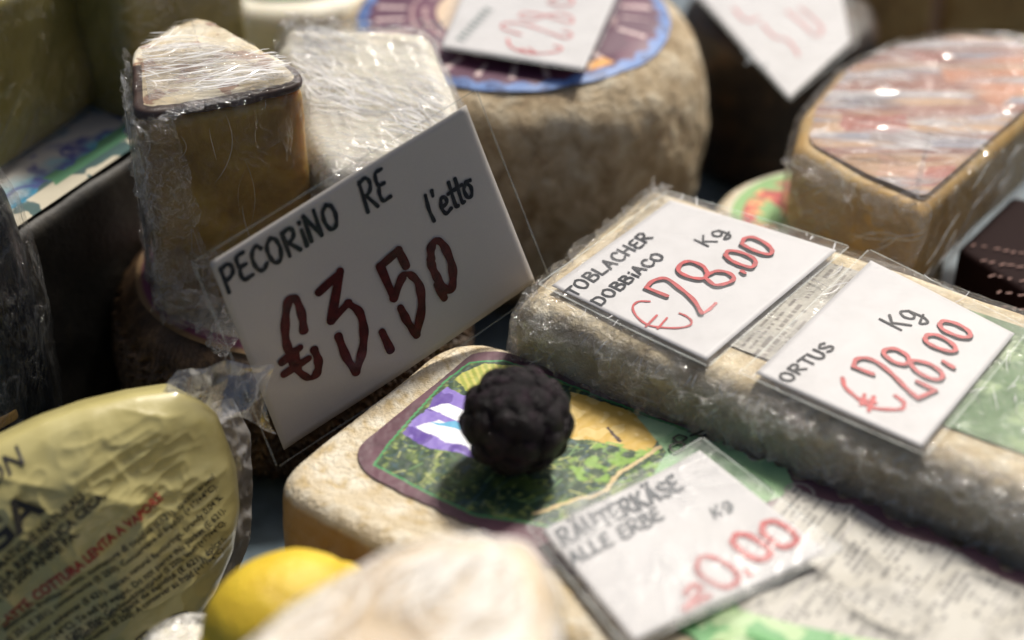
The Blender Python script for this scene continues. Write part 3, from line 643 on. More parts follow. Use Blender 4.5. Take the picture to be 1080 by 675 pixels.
# ------------------------------------------------------------------ crumpled film pieces
def crumple(name, pts, mat, parent, amp=.006, nx=60, ny=30, seed=0, sc=90, fade=0.):
    """a loose crumpled piece of plastic spanning four world points (BL, BR, TR, TL)"""
    c = np.array(pts, float); u, v = np.meshgrid(np.linspace(0, 1, nx), np.linspace(0, 1, ny)); u = u.ravel()[:, None]; v = v.ravel()[:, None]
    V = (1-u)*(1-v)*c[0]+u*(1-v)*c[1]+u*v*c[2]+(1-u)*v*c[3]
    n = np.cross(c[1]-c[0], c[3]-c[0]); n /= np.linalg.norm(n)
    amp = amp*(1-fade*u[:, 0]); e = np.stack([ridge(V, sc, seed+k, 2, 3)-.4 for k in range(3)], 1)*amp[:, None]
    V = V+e+n*((ridge(V, sc*.5, seed+7, 2, 2)-.4)*amp*1.6)[:, None]
    Fc = gridfaces(nx, ny)
    if fade > .5:                        # torn, feathered end instead of a straight cut
        uu = u[:, 0]; lim = .25+1.1*fbm(np.c_[V[:, 2]*0, V[:, 1]*0, V[:, 2]], 30, 3, seed); Fc = Fc[uu[Fc[:, 0]] < lim[Fc[:, 0]]]
    return mkobj(name, V, Fc, mat, parent, smooth=False)
def W(px, py, z): return P(px, py, z)
tension_lines(to, tout, .056, TZ, 170, 0, 60, spread=24, lift=.0030, L=(.004, .022), seed=1, re=.014)
tension_lines(to, tout, .056, TZ, 0, 1300, 60, sang=60, spread=17, off=.0036, L=(.003, .013), w=(.0001, .0005), mat=M['crease_dim'], seed=6, zr=(.35, 1.), re=.014)
def g3(pl, x, y, z): q = pl.at(np.array([x, y])); return (q[0], q[1], z)
crumple('film_crinkle', [g3(tb, .004, -.0045, .060), g3(tb, .42, -.0045, .060), g3(tb, .42, -.0030, .1150), g3(tb, .004, -.0030, .1150)], M['film_glint'], to, .0062, 620, 80, seed=71, sc=150)
crumple('film_crinkle', [g3(tb, .004, -.0035, .1120), g3(tb, .42, -.0035, .1120), g3(tb, .42, .0105, .1212), g3(tb, .004, .0105, .1212)], M['film_glint'], to, .0034, 620, 40, seed=72, sc=170)
tension_lines(to, round_poly([lp(tb, .27, .004), lp(tb, .42, .004), lp(tb, .42, .128), lp(tb, .27, .128)], .004, 200), .056, TZ, 200, 0, 35, spread=26, lift=.0034, L=(.004, .024), w=(.0001, .0005), seed=91, re=.004)
crumple('film_crinkle', [g3(tb, -.004, -.002, .066), g3(tb, -.004, .128, .066), g3(tb, .006, .128, .1236), g3(tb, .006, -.002, .1236)], M['film_glint'], to, .0055, 180, 80, seed=74, sc=130)
crumple('film_end', [W(546, 398, .068), W(562, 396, .075), W(572, 318, .118), W(536, 350, .10)], M['film'], to, .007, seed=3)
crumple('film_end', [W(548, 345, .1), W(600, 300, .121), W(712, 200, .122), W(690, 200, .112)], M['film'], to, .004, 90, 16, seed=5)

# ------------------------------------------------------------------ wheel with the dark ribbed rind, wedge standing on it
dw = thing('ribbed_cheese_wheel', (-.117, .745, 0), 'small dark wheel with basket-ribbed rind under the wrapped wedge', 'cheese')
def rib(V):
    a = np.arctan2(V[:, 1]-.745, V[:, 0]+.117); side = np.clip((.078-V[:, 2])*60, 0, 1)*np.clip((np.hypot(V[:, 0]+.117, V[:, 1]-.745)-.07)*80, 0, 1)
    return side*(.0020*np.sin(V[:, 2]*1050+2.2*np.sin(a*46)+fbm(V, 60, 2, 2)*4)+.0010*np.sin(a*170+V[:, 2]*500))+.003*(fbm(V, 25, 2, 3)-.5)
loaf('rind', circle((-.117, .745), .088, 900), 0, .08, .016, mottled('rind_ribbed', [(.02, .012, .008), (.07, .04, .02), (.20, .12, .06)], 90, .45, .5, 400, .0015), dw, rib, bulge=.006, side=110, cap=14)
def ringp(c, z, r0, r1, colf, name, parent, mat=None, nr=40, na=500, zf=None, hole=False):
    r = np.linspace(r0, r1, nr); a = np.linspace(0, 2*math.pi, na, endpoint=False); A, B = np.meshgrid(a, r)
    x = c[0]+(B*np.cos(A)).ravel(); y = c[1]+(B*np.sin(A)).ravel(); V = np.stack([x, y, z+(zf(x, y) if zf is not None else 0*x)], 1)
    return mkobj(name, V, gridfaces(na, nr, True)[:, ::-1], mat or M['painted'], parent, col=colf(B.ravel(), A.ravel(), V))
def dwcol(r, a, V):
    C = np.tile([.62, .58, .46], (len(r), 1)); C = mixc(C, r > .070, (.16, .035, .09)); C = mixc(C, r > .0765, (.25, .16, .08)); return C
ringp((-.117, .745), .0806, .001, .080, dwcol, 'label', dw, zf=lambda x, y: .003*(fbm(p3(x, y, .08), 25, 2, 3)-.5)+.001-.25*np.clip(np.hypot(x+.117, y-.745)-.072, 0, 1))

WZ = .2; wz0 = .0845
wp = [(-.173, .686), (-.088, .718), (-.160, .789), (-.186, .752)]
def wdisp(V): return .004*(fbm(V, 28, 3, 41)-.5)+.0012*(fbm(V, 140, 2, 5)-.5)
wout = round_poly(wp, [.010, .018, .014, .020], 340)
wd = thing('cheese_wedge', (-.15, .735, wz0), 'tall film wrapped cheese wedge with dark cut face standing behind the pecorino card', 'cheese')
loaf('cut_paste', wout, wz0, WZ-.004, .006, M['paste_wedge'], wd, wdisp, side=50, cap=30)
def wcol(V):
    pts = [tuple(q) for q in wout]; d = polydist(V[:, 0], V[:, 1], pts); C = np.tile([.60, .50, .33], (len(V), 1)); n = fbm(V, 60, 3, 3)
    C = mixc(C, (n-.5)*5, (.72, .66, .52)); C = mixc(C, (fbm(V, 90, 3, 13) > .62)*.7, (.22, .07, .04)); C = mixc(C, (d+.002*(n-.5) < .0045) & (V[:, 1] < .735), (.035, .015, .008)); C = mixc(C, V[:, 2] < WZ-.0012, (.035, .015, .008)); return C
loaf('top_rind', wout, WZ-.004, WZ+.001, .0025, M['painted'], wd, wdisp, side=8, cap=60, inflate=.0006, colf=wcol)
sheet('top_film', Plane((-.172, .687, WZ+.0042), (.93, .36, 0), (-.36, .93, 0)), [(.007, .004), (.082, .003), (.054, .05), (.014, .055)], 90, 90, lambda uv: .0014*ridge(p3(uv[:, 0]+.3*uv[:, 1], uv[:, 1]), (30, 300, 1), 3, 2, 2), M['film_top'], wd)
wf = lambda V: wdisp(V)+.0022*ridge(V, (95, 95, 38), 17, 3, 2)+.0012*ridge(V, (40, 160, 40), 9, 4, 1)
loaf('cling_film', wout, wz0-.001, WZ+.002, .012, M['film_vert'], wd, wf, inflate=.0022, side=80, cap=60)
tension_lines(wd, wout, wz0, WZ+.001, 230, 0, 12, spread=10, lift=.0052, L=(.008, .045), w=(.00012, .0004), seed=2, re=.004)
tension_lines(wd, wout, wz0, WZ+.001, 0, 90, 12, sang=84, spread=5, off=.0040, L=(.006, .040), w=(.00008, .0003), mat=M['crease_dim'], seed=7, re=.004)
tension_lines(wd, wout, wz0, WZ+.001, 0, 150, 12, sang=78, spread=9, off=.0044, L=(.005, .03), w=(.0001, .0005), seed=17, sr=(.84, 1.02), re=.004)
crumple('film_crinkle', [(-.193, .758, .086), (-.172, .680, .086), (-.171, .680, .2000), (-.190, .753, .2000)], M['film_glint'], wd, .0058, 130, 220, seed=75, sc=95)
crumple('film_crinkle', [(-.174, .6800, .086), (-.136, .6940, .086), (-.146, .6905, .2000), (-.174, .6800, .2000)], M['film_glint'], wd, .0064, 170, 220, seed=76, sc=100, fade=.99)
crumple('film_crinkle', [(-.174, .6800, .086), (-.092, .7080, .086), (-.092, .7090, .120), (-.174, .6810, .125)], M['film_glint'], wd, .0075, 150, 70, seed=77, sc=110)
crumple('film_end', [W(175, 345, .085), W(238, 378, .088), W(250, 330, .105), W(178, 300, .11)], M['film'], wd, .010, seed=13)
crumple('film_end', [W(165, 130, .2), W(322, 84, .203), W(300, 76, .203), W(172, 118, .203)], M['film_streak'], wd, .004, 90, 14, seed=15)

# pale wrapped block behind
def on_slope(px, py):
    z = .16
    for _ in range(30): q = P(px, py, z); z = .5*z+.5*(.150+.28*(q[1]-.70))
    return (q[0], q[1])
bp = [on_slope(*q) for q in ((322, 150), (288, 52), (300, 22), (452, 30), (490, 118), (500, 172), (345, 185))]
bo = round_poly(bp, [.01, .008, .008, .012, .012, .014, .012], 360)
bb = thing('wrapped_cheese', (*bo.mean(0), .0845), 'cream white wrapped cheese block between the wedge and the big wheel', 'cheese')
bd = lambda V: .004*(fbm(V, 25, 3, 91)-.5)
def slope(V):
    V = V.copy(); t_ = V[:, 2]; k = np.clip((V[:, 1]-.70), -.02, .2); V[:, 2] = (.086+.40*k)*(1-t_/.06)+(.150+.28*k)*(t_/.06); return V
loaf('paste', bo, 0, .06, .010, M['paste_cream'], bb, bd, cap=30, tilt=slope)
bf = lambda V: bd(V)+.0020*ridge(rotsc(V, 25), (110, 35, 60), 44, 4, 2)
loaf('cling_film', bo, 0, .061, .011, M['film_streak'], bb, bf, inflate=.002, side=50, cap=80, tilt=slope)
tension_lines(bb, bo, 0, .06, 260, 120, -25, sang=60, spread=14, lift=.0035, L=(.008, .04), w=(.0002, .0006), tilt=slope, seed=3)
crumple('film_fold', [W(286, 75, .168), W(300, 62, .172), W(312, 16, .186), W(290, 30, .180)], M['film'], bb, .006, seed=23)
crumple('film_fold', [W(300, 28, .184), W(460, 36, .184), W(470, 26, .188), W(300, 16, .188)], M['film'], bb, .005, 90, 16, seed=24)

# ------------------------------------------------------------------ big wheel with purple label
bc = (.001, .912); bw = thing('big_cheese_wheel', (*bc, 0), 'big pale cheese wheel with round purple label rimmed in blue', 'cheese')
bwd = lambda V: .006*(fbm(V, 22, 3, 15)-.5)+.0045*(fbm(V, 80, 3, 16)-.5)
loaf('rind', circle(bc, .1060, 500), 0, .14, .024, M['rind_grey'], bw, bwd, bulge=.010, side=60, cap=24)
def bwcol(r, a, V):
    C = np.tile([.075, .018, .05], (len(r), 1)); q = V
    C = mixc(C, (fbm(q, 40, 2, 3) > .55)*.4, (.16, .05, .09))
    rows = np.sin(r*760); w = vnoise(np.stack([a*9+np.floor(r/.00628)*3.3, r*0, r*0], -1), 4) > .45
    inner = (r > .05) & (r < .083); ph_ = (a*26/(2*math.pi)) % 1; C = mixc(C, ((r > .064) & (r < .081) & (np.abs(ph_-.5+(r-.072)*6) < .10) & (vnoise(np.stack([a*8, r*0, r*0], -1), 4) > .35))*.8, (.66, .52, .50)); C = mixc(C, (inner & (r < .06) & (rows > .25) & w)*.5, (.62, .45, .42))
    C = mixc(C, r < .045, (.55, .42, .30))
    C = mixc(C, (np.abs(a-5.35) < .10) & (r > .074) & (r < .083), (.65, .33, .10))
    C = mixc(C, r > .0852+.0014*np.sin(a*34), (.10, .20, .46)); C = mixc(C, (r > .0852) & (fbm(V, 160, 2, 71) > .55), (.05, .10, .26)); return C
lr = lambda x, y: .006*(fbm(p3(x, y, .14), 22, 3, 15)-.5)+.0020
ringp(bc, .1405, .001, .0915, bwcol, 'label', bw, zf=lambda x, y: lr(x, y)-.0022*np.clip((np.hypot(x-bc[0], y-bc[1])-.080)/.0115, 0, 1)**2, nr=90, na=700)
pb = Plane(P(465, 52, .149), P(612, 76, .149)-P(465, 52, .149), P(500, -40, .152)-P(465, 52, .149))
b1, hb, _ = card(pb, [(465, 52), (616, 76), (664, -34), (505, -52)], 'out of focus white card with pale red price lying on the big purple-labelled wheel', G, seed=41, sl=.006)
Zb = lambda q: [[(x/4.909+460, y/4.909) for x, y in s] for s in q]
write('price_numerals', pb, Zb([[(370, 215), (385, 255), (450, 285), (540, 292), (630, 280), (648, 262), (612, 250)], [(440, 268), (480, 292)], [(480, 266), (520, 292)], [(440, 192), (350, 160), (350, 132), (440, 132), (560, 172), (670, 212), (700, 188), (660, 172)],
  [(430, 88), (460, 72), (560, 88), (690, 132), (700, 100), (640, 80), (560, 92), (500, 112), (440, 100)], [(580, 20), (640, 40), (700, 30), (700, 0), (640, -10), (590, 10)]]), 3.2, M['ink_pink'], b1, hf=hb)
rg = random.Random(3); LL = []
for k in range(9):
    x, y = 125+k*18, 225-k*21; LL += [[(x-20, y-8+rg.uniform(-4, 4)), (x+25, y+4)], [(x-15+rg.uniform(-6, 6), y-14), (x+10, y+2)]]
write('lettering', pb, Zb(LL), 2.4, plain('ink_green_grey', (.14, .20, .19), .5, 0.), b1, hf=hb)

# ------------------------------------------------------------------ right half wheel with red label, on the round green-labelled cheese
gc = P(872, 238, .07); gl = thing('round_labelled_cheese', (gc[0], gc[1], 0), 'round cheese with green and red label peeking from under the cut half wheel', 'cheese')
loaf('rind', circle(gc[:2], .064, 300), 0, .07, .010, M['rind_pale'], gl, bd, bulge=.002, cap=20)
def gcol(r, a, V):
    C = np.tile([.20, .38, .13], (len(r), 1)); m = fbm(V, 90, 2, 8) > .47
    C = mixc(C, m & (r < .047), (.40, .03, .03)); C = mixc(C, (fbm(V, 200, 2, 9) > .6) & (r < .047), (.70, .30, .12)); C = mixc(C, (r > .053), (.55, .50, .38)); return C
ringp(gc[:2], .072, .001, .0555, gcol, 'label', gl, nr=60, na=300, zf=lambda x, y: .0008+0*x)
HZ = .128; h0 = .0755
hp = [P2(836, 158, HZ), P2(846, 118, HZ), P2(885, 72, HZ), P2(940, 46, HZ), P2(1010, 34, HZ), P2(1090, 40, HZ), P2(1150, 66, HZ), P2(972, 224, HZ), P2(905, 196, HZ)]
ho = round_poly(hp, [.02, .02, .02, .02, .02, .02, .006, .006, .03], 420)
hw = thing('cut_cheese_wheel', (*ho.mean(0), h0), 'cut half wheel wrapped in film with white and red label, right of the big wheel', 'cheese')
hd = lambda V: .003*(fbm(V, 25, 3, 51)-.5)
loaf('rind', ho, h0, HZ, .008, M['paste_amber'], hw, hd, cap=24, side=30)
hpl = Plane((*ho.mean(0), HZ), (1, 0, 0), (0, 1, 0)); LH = lambda *pts: [tuple(hpl.hit(*q)) for q in pts]
def hcol(V, uv=None):
    x, y = V[:, 0]-hpl.o[0], V[:, 1]-hpl.o[1]; q = p3(x, y)
    sx = x+.004*(fbm(q, (40, 120, 1), 2, 1)-.5); sy = y+.006*(fbm(q, (60, 60, 1), 2, 2)-.5)
    C = np.tile([.30, .25, .25], (len(x), 1)); C = mixc(C, (fbm(q, (25, 110, 1), 3, 7)-.47)*5, (.52, .49, .50)); C = mixc(C, (fbm(q, (40, 160, 1), 2, 5) > .6)*.6, (.22, .25, .34))
    sx = sx+.010*(fbm(q, (30, 150, 1), 3, 21)-.5); sy = sy+.012*(fbm(q, (40, 90, 1), 3, 22)-.5); C = mixc(C, (fbm(q, (18, 130, 1), 3, 27)-.50)*9, (.26, .085, .05)); C = mixc(C, (fbm(q, (18, 130, 1), 3, 29)-.56)*9, (.46, .26, .13))
    for poly, c in (([(875, 110), (890, 106), (955, 122), (965, 140), (890, 140)], (.32, .05, .03)), ([(990, 75), (1080, 60), (1100, 90), (1050, 115), (1000, 95)], (.50, .16, .05)),
                    ([(970, 155), (1040, 140), (1020, 165), (975, 165)], (.10, .03, .04)), ([(975, 170), (1010, 165), (1005, 185), (985, 205), (950, 200)], (.40, .08, .04)), ([(930, 168), (975, 180), (965, 200), (920, 192)], (.55, .30, .20)), ([(955, 58), (1000, 62), (990, 70), (960, 66)], (.30, .06, .04))):
        C = mixc(C, inpoly(sx, sy, LH(*poly))*np.clip((fbm(q, (22, 120, 1), 3, 33)-.36)*5, 0, .9), c)
    return C*.8
lo = round_poly(hp, [.02]*6+[.006, .006, .03], 420); cc = lo.mean(0)
r_ = np.linspace(.01, .90, 110); VV = np.vstack([np.c_[cc+(lo-cc)*s_, np.full(420, HZ+.0022)] for s_ in r_])
mkobj('label', VV, gridfaces(420, 110, True), M['painted'], hw, col=hcol(VV))
hf_ = lambda V: hd(V)+.0022*ridge(rotsc(V, -20), (45, 150, 60), 64, 3, 2)
loaf('cling_film', ho, h0-.0006, HZ+.0015, .010, M['film_streak'] if False else film('film_wheel', stretch=(.08, 1, .4), rot=R(-12), scale=120, amt=.3, milk=.04, rough=.10, bump=.9, fk=.5, base=0.), hw, hf_, inflate=.0024, side=44, cap=70)

tension_lines(hw, ho, h0, HZ, 110, 0, -14, spread=9, lift=.0055, L=(.008, .05), w=(.00015, .0006), seed=4, re=.008)
tension_lines(hw, ho, h0, HZ, 0, 420, -14, sang=28, spread=7, off=.0040, L=(.006, .04), w=(.0002, .0007), mat=M['crease_dim'], seed=8, re=.008)
_a = np.array(P2(834, 165, HZ)); _c = np.array(P2(905, 199, HZ)); _b2 = np.array(P2(974, 228, HZ)); _d2 = np.array(P2(1120, 92, HZ))
crumple('film_crinkle', [(*_a, h0), (*_c, h0), (*_c, HZ+.003), (*_a, HZ+.003)], M['film_glint'], hw, .0080, 120, 80, seed=81, sc=70)
crumple('film_crinkle', [(*(_c+[.0, -.002]), h0), (*(_b2+[0, -.002]), h0), (*(_b2+[0, -.002]), HZ+.003), (*(_c+[0, -.002]), HZ+.003)], M['film_glint'], hw, .0080, 120, 80, seed=82, sc=70)
# dark maroon packet at the right edge
q0 = [P2(1010, 262, .085), P2(1068, 205, .085), P2(1200, 240, .085), P2(1130, 340, .085)]
mo = round_poly(q0, .006, 200); mp_ = thing('maroon_packet', (*mo.mean(0), 0), 'dark maroon packet with rows of orange print at the right edge', 'packet')
loaf('box', mo, 0, .085, .004, plain('maroon', (.012, .003, .003), .8, .1, spec=.15), mp_, None, cap=8)
mpl = Plane((*mo.mean(0), .0856), (1, 0, 0), (0, 1, 0))
S = []; rg = random.Random(8)
for k, yy in enumerate((258, 273, 287, 303, 318)):
    x = 1024+k*8+rg.uniform(0, 5)
    while x < 1100:
        S.append([(x, yy+(x-1018)*.18+rg.uniform(-1, 1)), (x+rg.uniform(2, 6), yy-1+(x-1018)*.18)]); x += rg.uniform(7, 13)
write('print', mpl, S, 2.6, plain('orange_print', (.12, .03, .015), .6, 0.), mp_)

# card on the dark cheese at the back
dk = P(812, 30, .105); dc = thing('dark_rind_cheese', (dk[0], dk[1], 0), 'black rinded cheese in shade beneath the blurred back right card', 'cheese')
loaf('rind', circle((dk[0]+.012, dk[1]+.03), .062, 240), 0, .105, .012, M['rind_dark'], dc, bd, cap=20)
z9 = .111; p9 = Plane(P(833, 106, z9), P(899, 46, z9+.004)-P(833, 106, z9), P(735, -2, z9+.004)-P(833, 106, z9))
b2, h9, _ = card(p9, [(833, 104), (897, 44), (880, -45), (722, -20)], 'blurred white card with faint red marks near the top edge, right of the big wheel', G, seed=55, sl=.006)
Zc = lambda q: Z(q, 780, 0)
write('price_numerals', p9, Zc([[(70, 80), (110, 120), (150, 130), (180, 165), (185, 178)], [(150, 40), (200, 80), (240, 115), (262, 95), (225, 55), (190, 30)], [(-20, 30), (20, 70), (60, 60)]]), 3.2, M['ink_pink'], b2, hf=h9)
write('lettering', p9, Zc([[(10, 160), (30, 190), (20, 205)], [(30, 165), (40, 200)], [(60, 205), (75, 215), (85, 205)]]), 3., M['ink_faded'], b2, hf=h9)

# ------------------------------------------------------------------ background blocks
def block(name, pts, rad, z0, z1, mat, label, filmm=None, re=.006, top=None, sd=0, part='paste', group=None):
    o_ = round_poly(pts, rad, 240); t_ = thing(name, (*o_.mean(0), z0), label, 'cheese', group)
    d = lambda V: .004*(fbm(V, 22, 3, sd)-.5)
    loaf(part, o_, z0, z1, re, mat, t_, d, cap=16)
    if filmm: loaf('cling_film', o_, z0, z1+.001, re+.002, filmm, t_, lambda V: d(V)+.002*ridge(V, (60, 60, 60), sd+4, 3, 2), inflate=.002, side=40, cap=40)
    return t_
def quad(a, b, depth, z):            # front edge a->b in the photograph at height z, extended backwards
    A = np.array(P2(*a, z)); B = np.array(P2(*b, z)); d = B-A; n = np.array([-d[1], d[0]]); n /= np.linalg.norm(n)
    return [tuple(A), tuple(B), tuple(B+n*depth), tuple(A+n*depth)]
# slab with the alpine label
az = .13; aq = quad((-60, 306), (182, 139), .085, az)
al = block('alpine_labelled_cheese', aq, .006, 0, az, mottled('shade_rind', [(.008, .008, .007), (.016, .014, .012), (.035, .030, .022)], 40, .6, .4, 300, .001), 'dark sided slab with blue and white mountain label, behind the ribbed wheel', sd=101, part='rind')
apl = Plane((*aq[0], az), np.array([*aq[1], az])-np.array([*aq[0], az]), np.array([*aq[3], az])-np.array([*aq[0], az])); lenA = np.hypot(aq[1][0]-aq[0][0], aq[1][1]-aq[0][1])
def acol(V, uv):
    x, y = uv[:, 0]/lenA, uv[:, 1]/.085; q = p3(uv[:, 0], uv[:, 1]); n = fbm(q, 90, 3, 5)
    C = np.tile([.05, .22, .34], (len(x), 1)); C = mixc(C, (n-.45)*4, (.15, .40, .50))
    C = mixc(C, 1.4-np.abs(y-.45-.25*(n-.5))/.13, (.48, .46, .42)); C = mixc(C, (1.3-np.abs(y-.3-.5*(fbm(q, 90, 3, 9)-.5))/.07)*.8, (.08, .09, .26))
    C = mixc(C, (y < .22+.2*(n-.5)), (.07, .12, .12)); C = mixc(C, (y < .20) & (fbm(q, 100, 2, 19) > .42), (.52, .48, .38)); C = mixc(C, (np.abs(y-.22) < .06) & (fbm(q, 70, 2, 29) > .52), (.10, .24, .14)); return C
sheet('label', apl, [(0.003, .004), (lenA-.003, .004), (lenA-.003, .082), (.003, .082)], 260, 160, lambda uv: .0030+0*uv[:, 0], M['painted_gloss'], al, colf=acol)
# tall olive blocks
block('cheese_block', quad((-30, 205), (112, 106), .10, az+.004), .006, az+.004, az+.092, M['paste_olive'], 'tall olive yellow cheese block in the top left corner', M['film_thin'], sd=111, group='tall cut cheese blocks at the back')
block('cheese_block', quad((144, 100), (262, 22), .07, .15), .008, 0, .235, M['paste_olive'], 'second tall yellow cheese block, directly behind the wedge', M['film_thin'], sd=121, group='tall cut cheese blocks at the back')
# cream wheel far behind
cw = P(318, -10, .12); cr = thing('cream_cheese_wheel', (cw[0], cw[1]+.03, 0), 'blurred cream cheese wheel with a green label at the top edge', 'cheese')
loaf('rind', circle((cw[0]-.01, cw[1]+.035), .068, 200), 0, .12, .012, M['paste_cream'], cr, bd, cap=16)
ringp((cw[0]-.01, cw[1]+.035), .1225, .001, .05, lambda r, a, V: mixc(mixc(np.tile([.60, .55, .45], (len(r), 1)), r > .04, (.12, .40, .08)), r < .03, (.45, .42, .38)), 'label', cr, nr=20, na=120)
block('brown_cheese', quad((888, 62), (978, 52), .05, .05), .006, 0, .150, M['paste_brown'], 'brown cheese block behind the cut half wheel, left one', None, sd=131, group='brown cheeses at the top right')
block('brown_cheese', quad((990, 50), (1130, 46), .06, .05), .006, 0, .155, M['paste_brown'], 'brown cheese block in the top right corner', None, sd=141, group='brown cheeses at the top right')

# black wrapped cheese at the left edge
lc_ = P(-86, 250, .15); bk = thing('black_cheese', (lc_[0], lc_[1], 0), 'black waxed cheese in loose film cut off by the left edge', 'cheese')
bkm = plain('black_wax', (.006, .008, .012), .25, .1, 100)
loaf('wax', circle(lc_[:2], .042, 300), 0, .19, .035, bkm, bk, bd, bulge=.004)
loaf('cling_film', circle(lc_[:2], .042, 400), 0, .192, .035, M['film_dark'], bk, lambda V: bd(V)+.003*ridge(V, (70, 70, 25), 8, 3, 2), inflate=.0025, bulge=.005, side=80, cap=30)
crumple('film_end', [W(10, 400, .03), W(38, 405, .03), W(32, 200, .13), W(8, 210, .14)], M['film_dark'], bk, .010, 40, 60, seed=33)
dbx = [P2(-60, 440, .075), P2(20, 412, .075), P2(40, 470, .06), P2(-40, 510, .06)]
db = thing('dark_tub', (*np.mean(dbx, 0), 0), 'dark tub with brown rim in the shade at the left edge', 'tub')
loaf('tub', round_poly(dbx, .006, 120), 0, .062, .004, plain('dark_plastic', (.008, .011, .015), .35, .05), db, None, cap=8)
loaf('lid', round_poly([tuple(np.array(q)*.0+np.array(q)) for q in [P2(-60, 432, .07), P2(12, 408, .07), P2(18, 430, .07), P2(-50, 470, .07)]], .004, 120), .0625, .07, .002, M['paste_amber'], db, None, cap=8)

# ------------------------------------------------------------------ printed packet at the lower left
up = np.array([-.10, .30, .95]); ux = np.array([.80, .50, .27])
pp = Plane(P(120, 560, .075), ux, up)
opx = [(-140, 600), (-60, 512), (0, 480), (50, 456), (100, 438), (150, 426), (196, 419), (222, 432), (238, 446), (246, 468), (258, 500), (262, 545), (254, 592), (236, 634), (210, 672), (170, 720), (60, 800), (-140, 800)]
oc = np.array([pp.hit(*q) for q in opx]); oc = resample(oc, 500)
for _ in range(3): oc = (np.roll(oc, 1, 0)+2*oc+np.roll(oc, -1, 0))/4
cen = pp.hit(70, 620); ang = np.arctan2(oc[:, 1]-cen[1], oc[:, 0]-cen[0]); order = np.argsort(ang); A_ = ang[order]; RR = np.hypot(*(oc-cen).T)[order]
def bulg(uv):
    d = uv-cen; a = np.arctan2(d[:, 1], d[:, 0]); r = np.hypot(d[:, 0], d[:, 1]); ro = np.interp(a, np.r_[A_[-1]-2*math.pi, A_, A_[0]+2*math.pi], np.r_[RR[-1], RR, RR[0]])
    t_ = np.clip(r/ro, 0, 1); b = .013*(1-t_**5.)**.6-.013
    q = p3(uv[:, 0], uv[:, 1], .2); e = np.clip(1-t_**6, 0, 1)
    return b+e*(.0055*(fbm(q, 26, 2, 5)-.5)+.0055*ridge(q, (26, 44, 1), 6, 3, 2)+.0018*ridge(p3(uv[:, 0]+uv[:, 1], uv[:, 1]-uv[:, 0]), (60, 16, 1), 9, 4, 1)*np.clip(t_*1.6-.4, 0, 1)+.0016*ridge(q, (75, 110, 1), 16, 3, 2))
pk_ = thing('printed_packet', pp.at(cen, -.03), 'crinkled pale yellow packet with rows of Italian print, lower left corner', 'packet')
rows = []
rr = np.r_[np.linspace(.005, .9, 110), np.linspace(.91, 1, 24)]
for s_ in rr:
    q = cen+(oc-cen)*s_; rows.append(pp.at(q, bulg(q)))
for s_ in np.linspace(.98, .02, 14):
    q = cen+(oc-cen)*s_; rows.append(pp.at(q, -.021-.028*(1-s_**3)**.5))
V = np.vstack(rows)
mkobj('wrapper', V, gridfaces(500, len(rows), True), mottled('foil_yellow', [(.40, .345, .13), (.46, .405, .17), (.52, .47, .22)], 18, .34, .12, 200, .001, coat=.25), pk_)
TX = [  # text, start px, end px (on the baseline), cap height px, bold, material
 ('AROMATICHE NATURALI', (-24, 614), (87, 521), 9, .012, 'print_black'), ('DELLA REPUBBLICA CECA.', (-16, 627), (110, 519), 9, .012, 'print_black'), ('RICETTA DI 200 ANNI FA.', (-42, 665), (81, 559), 9, .012, 'print_black'),
 ('AL LATTE. COTTURA LENTA A VAPORE', (-14, 671), (171, 524), 9.5, .016, 'print_red'),
 ('destrosio, fruttosio, vino, esaltatore di sapidit\u00e0 (E621), spezie, aromi', (4, 664), (229, 506), 6.2, 0, 'print_black'),
 ('(E 251, E 301), conservante (E 250). Conservare al freddo (+1\u00b0/+4\u00b0C).', (8, 676), (232, 516), 6.2, 0, 'print_black'),
 ('flavour enhancer (E 621), spices, natural flavourings, brandy 0.04 %.', (34, 676), (238, 528), 6.2, 0, 'print_black'),
 ('(+1\u00b0/+4\u00b0C). To sell by weight. Do not pierce this packet (E 621),', (44, 684), (240, 541), 6.2, 0, 'print_black'),
 ('(E 301, E 307), Wein, Geschmacksverstarker (E 250), lesen (+1\u00b0/+4\u00b0C).', (52, 690), (240, 553), 6.2, 0, 'print_black'),
 ('fructose, vin, agent de sapidit\u00e9 (E 621), \u00e9pices,', (78, 674), (240, 570), 6.2, 0, 'print_black'),
 ('conservateur (E 250). A conserver au froid (+1\u00b0/+4\u00b0C).', (78, 686), (239, 581), 6.2, 0, 'print_black')]
for s_, a, b, hpx, bold, mt in TX:
    d = np.array(b)-np.array(a); d = d/np.linalg.norm(d); n = np.array([d[1], -d[0]])
    n = n*hpx; printed('small_print', pp, s_, a, b, (a[0]+n[0]-1.5, a[1]+n[1]), M[mt], pk_, hf=bulg, bold=bold+.014, h=.0006)
printed('headline', pp, 'GA', (-14, 585), (46, 532), (-34, 562), M['print_black'], pk_, hf=bulg, bold=.03, h=.0006)
printed('headline', pp, 'TION', (-36, 534), (27, 490), (-42, 518), M['print_black'], pk_, hf=bulg, bold=.01, h=.0006)
ov = [(182+18*math.cos(a)*.9+0, 656-18*math.cos(a)*.5+7*math.sin(a)) for a in np.linspace(0, 2*math.pi, 14)]
write('oval_stamp', pp, [ov], 1.3, M['print_black'], pk_, hf=bulg, h=.0006)
write('square_mark', pp, [[(142, 672), (154, 664), (160, 674), (148, 682), (142, 672)], [(148, 670), (156, 676)]], 1.6, M['print_black'], pk_, hf=bulg, h=.0006, smooth=False)
printed('small_print', pp, 'IT CE', (172, 660), (194, 649), (170, 655), M['print_black'], pk_, hf=bulg, h=.0006)
silver = plain('silver_film', (.30, .29, .28), .32, .3, 60, var=.3, coat=.3, metal=.3)
